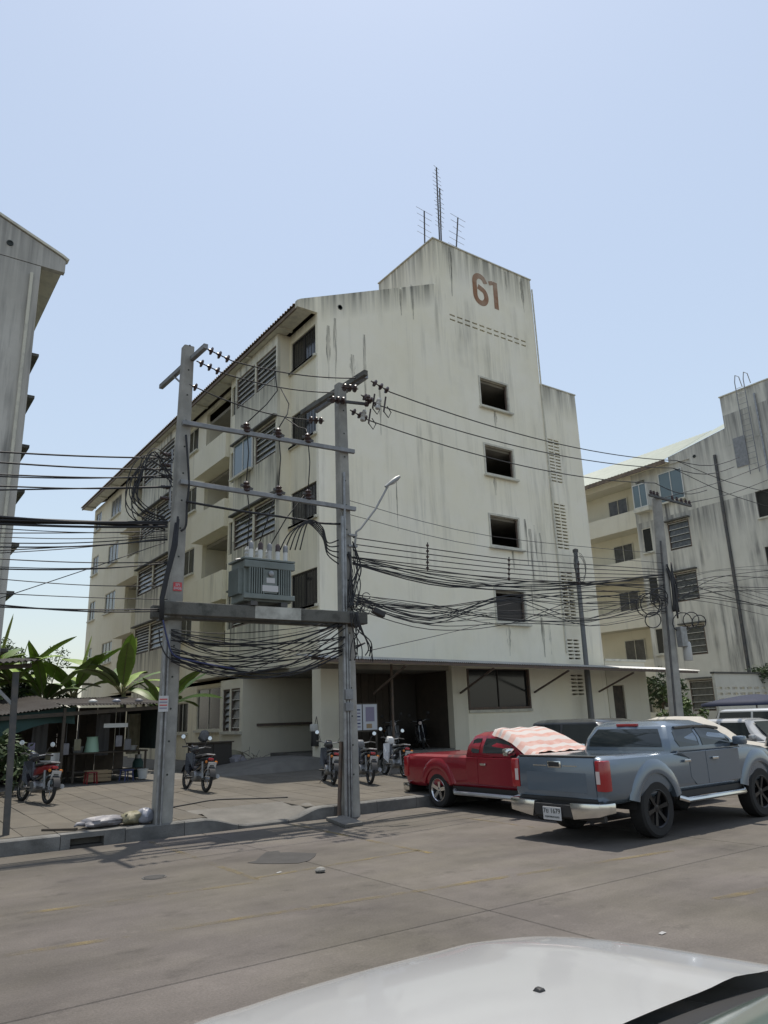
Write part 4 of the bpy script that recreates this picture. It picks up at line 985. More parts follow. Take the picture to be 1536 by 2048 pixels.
for i in range(5):
    e = at(677, 1080+12*i, Y=13.0)
    cable(spline([at(560+10*i, 1100, Y=13.0), at(580+8*i, 1065-3*i, Y=12.95), at(620, 1040+2*i, Y=12.95), at(645, 1055+5*i, Y=12.95), at(655, 1085+6*i, Y=12.97), e]), .014, 'curved lead from the transformer bushings to the right pole', 'transformer outlet leads')
# tangle sagging between the poles below the beam
Gb = 'cables sagging below the transformer beam'
for i in range(26):
    y0 = random.uniform(1258, 1325); y1 = random.uniform(1228, 1310); dp = random.uniform(10, 60); dy = random.uniform(-.25, .15)
    a = at(342, y0, Y=13.15+dy); b = at(690, y1, Y=13.0+dy); m1 = at(440+random.uniform(-25, 30), y0+dp*.75, Y=13.1+dy); m2 = at(570+random.uniform(-30, 30), (y0+y1)/2+dp*.85, Y=13.05+dy)
    cable(spline([a, m1, m2, b]), random.choice((.007, .009, .011, .013)), 'thin cable sagging between the poles under the transformer beam', Gb)
for i in range(2):
    cable(spline([at(350, 1310, Y=13.1), at(450, 1338+6*i, Y=13.05), at(580, 1345+6*i, Y=13.0), at(690, 1300+6*i, Y=12.95), at(730, 1286, Y=12.95)]), .017, 'heavier cable at the bottom of the tangle under the beam', 'heavy cables under the beam')
cable(spline([at(326, 1240, Y=12.85), at(335, 1280, Y=12.85), at(350, 1312, Y=12.88), at(400, 1325, Y=12.95), at(470, 1338, Y=13.0)]), .016, 'blue black cable curling off the foot of the beam on the left pole', 'curling cable', 'blue_cable')
cable(spline([at(318, 1260, Y=12.87), at(322, 1290, Y=12.87), at(340, 1318, Y=12.9), at(380, 1330, Y=12.95)]), .012, 'black cable curling beside the left pole under the beam', 'curling cable beside the pole')
# low-voltage lines to the right with spacers
Gr = 'low-voltage lines to the right'
lv = []
for i in range(5):
    a = at(706, 1075+13*i, Y=12.95); b = at(1160, 1128+9*i, Y=13.2); c = at(1335, 1140+5*i, Y=13.4); pts = spline([a, at(850, 1096+11.5*i, Y=13.0), at(1015, 1118+9.5*i, Y=13.1), b, c]); lv.append(pts)
    cable(pts, .012, '%s of the five parallel low-voltage lines strung across the gable' % ('topmost', 'second', 'middle', 'fourth', 'lowest')[i], Gr)
for j, (px, py0, py1) in enumerate(((855, 1091, 1136), (1018, 1120, 1157), (1157, 1128, 1166))):
    t = wthing('line_spacer', ('vertical spacer on the parallel lines nearest the transformer pole', 'vertical spacer on the parallel lines under the gable windows', 'vertical spacer on the parallel lines beside the stair tower')[j], 'spacer', at(px, py0, Y=13.05), 'line spacers')
    part('rod', MB().tube([at(px, py0-6, Y=13.06), at(px, py1+5, Y=13.06)], .014, 6), 'black_cable', t)
    for i in range(5): part('clip', MB().lathe([(.03, -.02), (.03, .02)], at(px, py0+(py1-py0)*i/4, Y=13.05), (1, 0, 0), 8), 'insulator', t)
for i in range(11):
    y0 = 1116+random.uniform(-3, 14); a = at(705, y0, Y=12.95)
    cable(spline([a, at(900, y0+36+random.uniform(-7, 14), Y=13.05), at(1100, 1166+random.uniform(-8, 16), Y=13.2), at(1335, 1160+random.uniform(-16, 22), Y=13.4)]), random.choice((.007, .009, .012, .014)), 'black cable of the sagging middle bundle in front of the gable', 'middle cable bundle')
for i in range(21):
    y0 = 1190+random.uniform(-4, 26); dp = random.uniform(0, 60)
    cable(spline([at(702, y0, Y=12.95), at(860, y0+8+dp*.7, Y=13.0), at(1020, 1195+random.uniform(-12, 55), Y=13.1), at(1180, 1195+random.uniform(-22, 62), Y=13.2), at(1335, 1180+random.uniform(-15, 45), Y=13.4)]), random.choice((.006, .008, .010, .012)), 'black cable of the lower bundle crossing the gable', 'lower cable bundle')
cable(spline([at(735, 1302, Y=13.0), at(880, 1270, Y=16.0), at(980, 1245, Y=20.8)]), .009, 'thin grey cable rising from the right pole to the lowest gable window', 'gable service cable')
for y0, y1, y2 in ((1000, 1052, 1090), (1028, 1075, 1108)):
    cable(spline([at(695, y0, Y=13.0), at(980, y1+20, Y=13.1), at(1330, y2+18, Y=13.4)]), .007, 'thin wire crossing the gable above the parallel lines', 'thin gable wires')
# tangle hanging on the right pole
for i in range(9):
    x0 = 690+random.uniform(0, 25); pts = [at(x0, 1075+random.uniform(0, 40), Y=12.9), at(x0+random.uniform(-5, 18), 1130+random.uniform(-10, 20), Y=12.87), at(x0+random.uniform(-4, 12), 1175+random.uniform(-10, 15), Y=12.87), at(x0+random.uniform(-5, 12), 1215, Y=12.75)]
    cable(spline(pts), random.choice((.009, .012, .016)), 'dark cable in the bundle strapped to the right pole', 'right pole bundle')
for i in range(10):
    x0 = 700+random.uniform(0, 18); x1 = x0+random.uniform(-12, 34)
    cable(spline([at(x0, 1225, Y=12.68), at(x0+random.uniform(0, 12), 1258, Y=12.67), at(x1, 1290+random.uniform(-10, 10), Y=12.7), at(x1+random.uniform(-10, 5), 1318+random.uniform(-8, 6), Y=12.75)]), random.choice((.007, .010, .013)), 'loose cable end hanging below the beam on the right pole', 'loose cable ends')
for i in range(8):
    x0 = 700+random.uniform(0, 10); r = random.uniform(6, 16); cx, cy = 712+random.uniform(0, 26), 1200+random.uniform(-8, 24)
    cable([at(cx+r*math.cos(t*.45), cy+r*.9*math.sin(t*.45), Y=12.85) for t in range(14)], .009, 'small cable coil hanging at the right pole above the beam', 'small cable coils')
sb = solo('splice_box', MB().obox(at(757, 1225, Y=12.9), (.30, .13, .13), Matrix.Rotation(.35, 3, 'Y')), 'black_plastic', 'black ribbed splice box hanging from cables right of the pole', 'splice box', bevel=.02)
# cables around the right-hand pole
for i in range(16):
    y0 = 1150+random.uniform(-12, 40); dn = random.uniform(-40, 70)
    cable(spline([Q(5.6+random.uniform(-.7, .3), .1, -.2), at(1430, y0+dn*.35, Y=13.6), at(1560, y0+dn*.9, Y=13.8), at(1700, y0+dn*1.2, Y=14)]), random.choice((.007, .009, .012)), 'black cable fanning out to the right edge from the leaning pole', 'cables fanning to the right')
for j, (px, py, r) in enumerate(((1303, 1208, 22), (1296, 1210, 24), (1318, 1195, 18), (1306, 1240, 16), (1365, 1245, 20), (1382, 1240, 16), (1398, 1244, 14), (1322, 1205, 14))):
    cable([at(px+r*math.cos(t*.5), py+r*1.0*math.sin(t*.5), Y=13.25) for t in range(14)], .016, 'coil of spare cable hung on the leaning pole', 'spare cable coils')
for i in range(9): cable(spline([Q(6.1+random.uniform(-.3, .2), random.uniform(-.1, .2), -.2), Q(5.4, random.uniform(0, .3), -.25), Q(4.7+random.uniform(-.3, .2), random.uniform(0, .3), -.22)]), .026, 'dark cable in the bunch strapped to the leaning pole', 'leaning pole bunch')
for (pa, pb) in (((1365, 1008), (1560, 950)), ((1320, 998), (1600, 900)), ((1352, 921), (1560, 990)), ((1345, 936), (1560, 1020))):
    cable(spline([at(pa[0], pa[1], Y=13.4), at((pa[0]+pb[0])/2, (pa[1]+pb[1])/2+8, Y=13.6), at(pb[0], pb[1], Y=13.8)]), .012, 'thin line running off to the right from the leaning pole top', 'thin right-hand lines')

# ------------------------------------------------------------------ roof aerials
def aerial(name, label, base, h, tilt, ne, le, yaw):
    t = wthing(name, label, 'antenna', base, 'roof aerials')
    b = Vector(base); top = b+Vector((tilt, 0, h)); part('mast', MB().tube([b, top], .022, 6), 'steel', t)
    d = Vector((math.cos(yaw), math.sin(yaw), 0)); e = Vector((-d.y, d.x, 0)); c = b.lerp(top, .97)
    bo = part('boom', MB().tube([c-d*.7, c+d*.7], .014, 5), 'steel', t)
    for i in range(ne): part('element', MB().tube([c+d*(-.65+1.3*i/(ne-1))-e*le*(1-.05*i), c+d*(-.65+1.3*i/(ne-1))+e*le*(1-.05*i)], .008, 4), 'steel', bo)
    return t
def stack_aerial(label, base, h, n, tilt=0.0, le=.35, span=.75):
    """upright boom carrying rows of short crosswise elements"""
    t = wthing('roof_aerial', label, 'antenna', base, 'roof aerials'); b = Vector(base); top = b+Vector((tilt, 0, h))
    part('mast', MB().tube([b, top], .035, 6), 'dark_steel', t)
    for i in range(n):
        c = b.lerp(top, 1-span+span*i/(n-1)); L = le*random.uniform(.6, 1.1)
        part('element', MB().tube([c+Vector((-L, -.05, 0)), c+Vector((L, .05, 0))], .011, 4), 'steel', t)
zt = 21.45
stack_aerial('tall main roof aerial with stacked elements above the raised block', (19.5, 22.2, zt), 5.5, 16, .1, .28, .6)
stack_aerial('second upright aerial close beside the tall roof aerial', (19.75, 22.4, zt), 4.6, 9, .15, .3, .45)
stack_aerial('short left roof aerial with long thin elements', (18.75, 22.4, zt), 2.9, 5, .12, .55, .45)
stack_aerial('short roof aerial tilted to the right on the raised block', (20.5, 22.4, zt), 3.4, 6, .45, .5, .5)
# ------------------------------------------------------------------ vehicles (local frame: +x forward, +y left, origin on the ground mid-wheelbase)
def ring(x, W, zb, zt, crown, r=.05):
    pts = [(0, zb), (W-.10, zb), (W-.02, zb+.07), (W, zb+.16), (W, (zb+zt)/2+.06), (W-.005, zt-.12), (W-.03, zt-.04), (W-.09, zt), (W*.5, zt+crown*.8)]
    full = [(x, -y, z) for y, z in pts[::-1]][:-1] + [(x, y, z) for y, z in pts] + [(x, 0, zt+crown)]
    # order: start at +top going round
    left = [(x, y, z) for y, z in pts]; right = [(x, -y, z) for y, z in pts[1:][::-1]]
    return left + [(x, 0, zt+crown)] + right
def wheel(parent, x, y, R, wd, side, tyre_m, rim_m, style, z=None):
    z = R if z is None else z
    o = (x, y, z); s = side
    hub = part('wheel', MB().lathe([(R*.62, -wd*.45*s), (R*.62, wd*.1*s), (R*.3, wd*.12*s)], o, (0, 1, 0), 24), 'black_plastic', parent, True)
    part('tyre', MB().lathe([(R*.66, -wd*.5), (R*.9, -wd*.52), (R*.985, -wd*.42), (R, -wd*.2), (R, wd*.2), (R*.985, wd*.42), (R*.9, wd*.52), (R*.66, wd*.5)], o, (0, 1, 0), 40, caps=False), tyre_m, hub, True)
    mb = MB(); f = wd*.5*s
    mb.lathe([(R*.68, f*.98), (R*.64, f*1.02), (R*.60, f*.9), (R*.58, f*.3), (R*.585, f*.25), (R*.66, f*.85)], o, (0, 1, 0), 36, caps=False)
    mb.lathe([(R*.17, f*.2), (R*.17, f*.72), (R*.10, f*.8)], o, (0, 1, 0), 18)
    n = style
    for i in range(n):
        a = 2*PI*i/n+.2
        for dv in ((-.06, .06) if n == 6 else (0,)):
            a_ = a+dv*1.5
            p = Vector((x+R*.13*math.cos(a_), y+f*.66, z+R*.13*math.sin(a_))); q = Vector((x+R*.605*math.cos(a+dv), y+f*.82, z+R*.605*math.sin(a+dv)))
            mb.beam(p, q, .035 if n == 6 else .07, .03, (0, 1, 0))
    part('rim', mb, rim_m, hub, True)
    return hub
def arch_flare(parent, x, z, r0, r1, W, side, m):
    rings = []
    for i in range(25):
        a = math.radians(13+154*i/24); c, s_ = math.cos(a), math.sin(a)
        prof = ((r0, W-.06), (r0, W+.024), (r0+.012, W+.031), (r0+.06, W+.031), (r0+.12, W+.021), (r0+.17, W+.008), (r1, W-.01), (r1-.05, W-.06))
        rings.append([(x+r*c, side*y, z+r*s_) for r, y in prof])
    return part('wheel_arch', MB().loft(rings), m, parent, True)
def side_plate(parent, name, poly, y0, y1, side, m, th=.006, bev=.003):
    """plate on a tumblehome side: poly is (x, z), y runs from y0 at z0 to y1 at z1 -> ((z0,y0),(z1,y1))"""
    (za, ya), (zb, yb) = y0, y1
    def Y(z): return ya+(yb-ya)*(z-za)/(zb-za)
    n = len(poly); vs = [(x, side*Y(z), z) for x, z in poly]+[(x, side*(Y(z)+th), z) for x, z in poly]
    fs = [tuple(range(n)), tuple(range(2*n-1, n-1, -1))]+[(i, (i+1) % n, n+(i+1) % n, n+i) for i in range(n)]
    return part(name, MB().add(vs, fs), m, parent, bevel=bev, seg=1)
def pickup(label, paint, loc, rz, dz, double, wb, xr, xf, W, R, rim_m, style, plate=None, group=None):
    t = thing('pickup_truck', label, 'pickup truck', loc, rz)
    xa, xb = -wb/2, wb/2; zt = 1.06+dz; zb = .44+dz
    cr = -.98 if double else -.62             # back of the cab
    cw = 1.12                                 # cowl
    st_ = [(xr, W-.06, zb+.03, zt-.02, 0), (xr+.05, W-.012, zb-.02, zt, 0), (xr+.4, W, zb-.03, zt, 0), (cr, W, zb, zt, 0), (0, W, zb, zt, 0), (cw, W, zb, zt, .03), (cw+.15, W-.005, zb, zt+.01, .05), (xf-.55, W-.01, zb, zt-.05, .06), (xf-.18, W-.06, zb+.02, zt-.13, .05), (xf-.04, W-.14, zb+.04, zt-.24, .03), (xf, W-.22, zb+.08, zt-.36, .0)]
    body = part('body', MB().loft([ring(*s) for s in st_]), paint, t)
    cut = [MB().box(xr+.075, cr-.06, -W+.13, W-.13, zb+.22, 3)]
    for xx in (xa, xb):
        for s in (-1, 1): cut.append(MB().lathe([(R+.07, .52*s), (R+.07, 1.4*s)], (xx, 0, R+.02), (0, 1, 0), 32))
    apply_bool(body, cut); soften(body, .012, 2, 40)
    body.data.materials.clear(); body.data.materials.append(MATS[paint])
    part('bed_liner', MB().box(xr+.085, cr-.07, -W+.14, W-.14, zb+.222, zb+.24), 'black_plastic', t)
    part('chassis', MB().box(xr+.25, xf-.5, -.5, .5, zb-.13, zb+.05), 'black_plastic', t)
    for xx in (xa, xb):
        for s in (-1, 1):
            part('wheel_well', MB().grid([[(xx+(R+.073)*math.cos(PI*i/16), yq*s, R+.02+(R+.073)*math.sin(PI*i/16)) for i in range(17)] for yq in (.5, W-.03)]), 'black_plastic', t, True)
            wheel(t, xx, s*(W-.125), R, .25, s, 'tyre', rim_m, style)
            arch_flare(t, xx, R+.02, R+.068, R+.27, W, s, paint)
        part('axle', MB().tube([(xx, -W+.15, R), (xx, W-.15, R)], .05, 8), 'black_plastic', t)
    # cab
    z1, z2, z3 = zt-.02, 1.435+dz, 1.505+dz
    y1, y2, y3 = W-.045, W-.185, W-.30
    def cr_ring(x0, x1, y, z, k=.08): return [(x0, y-k, z), (x0+k*.5, y, z), (x1-k, y, z), (x1, y-k*1.6, z), (x1+.05, 0, z), (x1, -y+k*1.6, z), (x1-k, -y, z), (x0+k*.5, -y, z), (x0, -y+k, z), (x0-.03, 0, z)]
    fx = .36 if double else .40
    cab = part('cab', MB().loft([cr_ring(cr, cw+.06, y1, z1), cr_ring(cr+.04, (cw+.06)*.62+fx*.38, y1-.045, z1+.2), cr_ring(cr+.17, fx, y2, z2), cr_ring(cr+.30, fx-.14, y3, z3, .14), cr_ring(cr+.52, fx-.34, y3*.6, z3+.018, .14)]), paint, t, True, .018, seg=2, ang=12)
    pl0, pl1 = (z1+.2, y1-.045), (z2, y2)
    zlo, zhi = zt+.055, z2-.045
    for s in (-1, 1):
        def yy(z): 
            if z < z1+.2: return y1-.045*(z-z1)/.2
            return y1-.045+(y2-y1+.045)*(z-z1-.2)/(z2-z1-.2)
        def glass(name, poly):
            n = len(poly); vs = [(x, s*(yy(z)+.003), z) for x, z in poly]+[(x, s*(yy(z)+.009), z) for x, z in poly]
            return part(name, MB().add(vs, [tuple(range(n)), tuple(range(2*n-1, n-1, -1))]+[(i, (i+1) % n, n+(i+1) % n, n+i) for i in range(n)]), 'car_glass', t)
        zm = z1+.2
        if double:
            glass('side_window', [(cr+.22, zlo+.1), (cr+.3, zlo), (-.13, zlo), (-.13, zm), (-.16, zhi), (cr+.36, zhi), (cr+.25, zm+.1)])
            glass('side_window', [(-.03, zlo), (cw-.32, zlo), (cw-.32, zlo+.06), (fx+.22, zm+.09), (fx-.09, zhi), (-.07, zhi), (-.04, zm)])
            part('rain_visor', MB().tube([(cr+.33, s*(yy(zhi)+.012), zhi+.01), (-.1, s*(yy(zhi)+.012), zhi+.02), (fx-.08, s*(yy(zhi)+.012), zhi+.012), (fx+.24, s*(yy(zm+.12)+.012), zm+.12)], .025, 6), 'dark_paint', t, True)
            doors = [[(cr+.42, zb+.22), (cr+.42, zb+.5), (cr+.13, zb+.62), (cr+.11, zt-.03), (-.09, zt-.03), (-.09, zb+.10), (cr+.55, zb+.10)], [(-.075, zb+.10), (-.075, zt-.03), (cw-.2, zt-.03), (cw-.22, zb+.10)]]
            hx = (-.3, cw-.42-.42)
            hx = (-.22, .62) if False else (cr+.24, .06)
        else:
            glass('side_window', [(cr+.2, zlo+.03), (cr+.26, zlo), (cr+.43, zlo), (cr+.45, zm), (cr+.46, zhi), (cr+.32, zhi), (cr+.22, zm+.12)])
            glass('side_window', [(cr+.55, zlo), (cw-.34, zlo), (cw-.32, zlo+.06), (fx+.20, zm+.09), (fx-.09, zhi), (cr+.58, zhi), (cr+.55, zm)])
            doors = [[(cr+.45, zb+.10), (cr+.45, zt-.03), (cw-.18, zt-.03), (cw-.2, zb+.10)], [(cr+.1, zb+.12), (cr+.1, zt-.03), (cr+.435, zt-.03), (cr+.435, zb+.12)]]
            hx = (cr+.55,)
        for d in doors:
            n = len(d); part('door', MB().add([(x, s*(W-.01), z) for x, z in d]+[(x, s*(W+.006), z) for x, z in d], [tuple(range(n)), tuple(range(2*n-1, n-1, -1))]+[(i, (i+1) % n, n+(i+1) % n, n+i) for i in range(n)]), paint, t, False, .003)
        for h in hx: part('door_handle', MB().box(h, h+.16, s*(W+.018) if s > 0 else -W-.05, s*(W+.05) if s > 0 else -W-.018, zt-.17, zt-.13), 'chrome', t, bevel=.01)
        mir = part('mirror', MB().box(cw-.36, cw-.22, s*W if s > 0 else -W-.21, s*(W+.21) if s > 0 else -W, zt+.025, zt+.165), paint if double else 'chrome', t, True, .035)
        part('mirror_arm', MB().box(cw-.32, cw-.26, (W-.05) if s > 0 else -W-.05, (W+.05) if s > 0 else -W+.05, zt+.0, zt+.06), 'black_plastic', mir)
        stp = part('side_step', MB().tube([(xa+R+.18, s*(W-.02), zb-.05), (xa+R+.28, s*(W+.06), zb-.09), (xb-R-.28, s*(W+.06), zb-.09), (xb-R-.18, s*(W-.02), zb-.05)], .04, 8), 'chrome' if double else 'silver_paint', t, True)
        for xx in (xa+R+.45, xb-R-.45): part('step_bracket', MB().beam((xx, s*(W+.03), zb-.08), (xx, s*.5, zb-.02), .04, .03), 'black_plastic', stp)
        part('sill_trim', MB().box(xa+R+.12, xb-R-.12, s*(W-.05) if s > 0 else -W+.03, s*(W-.03) if s > 0 else -W+.05, zb-.06, zb+.03), 'black_plastic', t)
        # tail lamp wrapped round the corner
        ty0, ty1 = (W-.155, W+.012) if s > 0 else (-W-.012, -W+.155)
        tl = part('tail_lamp', MB().box(xr-.022, xr+.13, ty0, ty1, zt-.46, zt-.045), 'tail_red', t, True, .02)
        part('reverse_lens', MB().box(xr-.030, xr-.021, (W-.14) if s > 0 else -W+.075, (W-.075) if s > 0 else -W+.14, zt-.36, zt-.19), 'tail_clear', tl, bevel=.003)
        # bumper end
        by0, by1 = (.40, W+.0) if s > 0 else (-W, -.40)
        part('bumper_end', MB().add([(xr-.16, s*.38, zb-.22), (xr-.16, s*.33, zb+.0), (xr-.14, s*(W-.04), zb+.01), (xr-.02, s*(W+.01), zb+.01), (xr-.02, s*(W+.01), zb-.13), (xr-.13, s*(W-.05), zb-.16),
              (xr+.06, s*.38, zb-.22), (xr+.06, s*.33, zb+.0), (xr+.06, s*(W-.04), zb+.01), (xr+.16, s*(W+.01), zb+.01), (xr+.16, s*(W+.01), zb-.13), (xr+.06, s*(W-.05), zb-.16)],
              [(0, 1, 2, 5), (2, 3, 4, 5), (6, 11, 8, 7), (8, 11, 10, 9), (0, 6, 7, 1), (1, 7, 8, 2), (2, 8, 9, 3), (3, 9, 10, 4), (4, 10, 11, 5), (5, 11, 6, 0)]), 'chrome', t, True, .012)
        part('head_lamp', MB().box(xf-.22, xf-.07, (W-.34) if s > 0 else -W+.12, (W-.12) if s > 0 else -W+.34, zt-.36, zt-.20), 'tail_clear', t, True, .03)
    part('bumper_step', MB().box(xr-.14, xr+.04, -.36, .36, zb-.2, zb-.03), 'black_plastic', t, bevel=.01)
    part('rear_valance', MB().box(xr+.01, xr+.08, -W+.1, W-.1, zb-.24, zb+.02), 'black_plastic', t)
    tg = part('tailgate', MB().box(xr-.022, xr+.05, -W+.165, W-.165, zb+.055, zt-.01), paint, t, True, .014)
    part('tailgate_edge', MB().box(xr-.015, xr+.06, -W+.165, W-.165, zt-.009, zt+.012), 'black_plastic', tg)
    part('recess_panel', MB().box(xr-.027, xr-.022, -W+.32, W-.32, zb+.13, zt-.22), paint, tg, bevel=.003)
    part('handle_bezel', MB().box(xr-.036, xr-.021, -.13, .13, zt-.155, zt-.06), 'chrome', tg, True, .01)
    part('handle_pull', MB().box(xr-.040, xr-.0355, -.10, .10, zt-.14, zt-.075), 'black_plastic', tg)
    for s in (-1, 1): part('trim_bar', MB().box(xr-.028, xr-.021, min(s*.16, s*.42), max(s*.16, s*.42), zt-.135, zt-.12), 'chrome', tg)
    part('gap_strip', MB().box(xr-.012, xr+.04, -W+.165, W-.165, zb+.015, zb+.05), 'black_plastic', t)
    # back window and windscreen
    def quad(name, pts, m): return part(name, MB().add(pts, [(0, 1, 2, 3)]), m, t, recalc=False)
    e = .012
    bz0, bz1 = zt+.06, z2-.04
    def bx(z):
        return cr+.04*(z-z1)/.2 if z < z1+.2 else cr+.04+.13*(z-z1-.2)/(z2-z1-.2)
    bwin = MB()
    yb0, yb1 = y1-.14, y2-.12
    zz = [bz0, z1+.2, bz1]; ws = [yb0, y1-.16, yb1]; rows = [[(bx(z)-.036+.0, -w_*1, z), (bx(z)-.045, 0, z), (bx(z)-.036, w_, z)] for z, w_ in zip(zz, ws)]
    rows = [[(p[0]+(.026 if abs(p[1]) > .01 else 0), p[1], p[2]) for p in r] for r in rows]
    rw = part('rear_window', bwin.grid(rows), 'car_glass', t, True)
    part('brake_lamp', MB().box(cr+.135, cr+.19, -.2, .2, z2-.0, z2+.04), 'tail_red', t, bevel=.006)
    part('windscreen', MB().add([(cw+.02, -y1+.16, zt+.04), (cw+.02, y1-.16, zt+.04), (fx+.035, y2-.14, z2-.03), (fx+.035, -y2+.14, z2-.03)], [(0, 1, 2, 3)]), 'car_glass', t, recalc=False)
    part('grille', MB().box(xf-.03, xf+.012, -.45, .45, zt-.42, zt-.26), 'chrome', t, bevel=.01)
    part('front_bumper', MB().box(xf-.2, xf+.05, -W+.12, W-.12, zb+.02, zb+.22), paint, t, True, .04)
    if double:
        for k in (-1, 1): part('rear_seat', MB().box(cr+.3, cr+.42, k*.38-.22, k*.38+.22, zt-.1, zt+.32), 'black_plastic', t, True, .05)
    if plate:
        pl = part('number_plate', MB().box(xr-.168, xr-.158, -.17, .17, zb-.25, zb-.07), 'plate_white', t, bevel=.004)
        M1 = Matrix(((0, 0, -1, xr-.1695), (-1, 0, 0, 0), (0, 1, 0, zb-.128), (0, 0, 0, 1)))
        M2 = Matrix(((0, 0, -1, xr-.1695), (-1, 0, 0, 0), (0, 1, 0, zb-.205), (0, 0, 0, 1)))
        text_mesh('lettering', plate[0], .095, 'ink', M1, pl); text_mesh('lettering', plate[1], .042, 'ink', M2, pl)
    return t
blue = pickup('blue-grey double-cab pickup truck with black wheels parked in the road', 'blue_paint', (11.46, 8.17, 0), math.radians(1.6), .12, True, 3.03, -2.68, 2.42, .885, .405, 'black_rim', 6, ('7ย 1679', 'กรุงเทพมหานคร'))
red = pickup('red extended-cab pickup truck with bright wheels backed up to the kerb', 'red_paint', (11.17, 11.34, 0), math.radians(-90.5), -.02, False, 2.94, -2.62, 2.18, .87, .345, 'bright_rim', 5, None)
# striped sheet on the red truck's windscreen (a thing of its own)
def local(t, p): return t.matrix_basis @ Vector(p)
NS = 12
sh = thing('striped_sheet', 'pink and white striped cloth spread over the red pickup windscreen', 'cloth', red.location, math.radians(-90.5))
zt_ = 1.04; fx_ = .40
def sheet_pt(u, v):
    # v: 0 roof .. 1 bonnet ; u: -1 right side .. 1 left
    prof = [(.06, 1.535), (.28, 1.52), (.47, 1.47), (.76, 1.365), (1.02, 1.225), (1.22, 1.13), (1.38, 1.115)]
    s_ = v*(len(prof)-1); i = min(int(s_), len(prof)-2); f = s_-i
    x = prof[i][0]*(1-f)+prof[i+1][0]*f; z = prof[i][1]*(1-f)+prof[i+1][1]*f
    wd = .58+.20*min(1, v*1.3); yy = u*(wd+.09); drop = max(0, abs(u)-.86)/.14
    z -= drop*.13*(1-v*.35); z += .012*math.sin(u*9+v*7)+.010*math.sin(u*21)*v
    return (x+.01*math.sin(u*13), yy, z+.016)
for i in range(NS):
    v0, v1 = i/NS, (i+1)/NS
    rows = [[sheet_pt(-1+2*j/28, v0+(v1-v0)*k/3) for j in range(29)] for k in range(4)]
    mb = MB().grid(rows); part('stripe', mb, 'sheet_white' if i % 2 == 0 else 'sheet_pink', sh, 2, recalc=True)

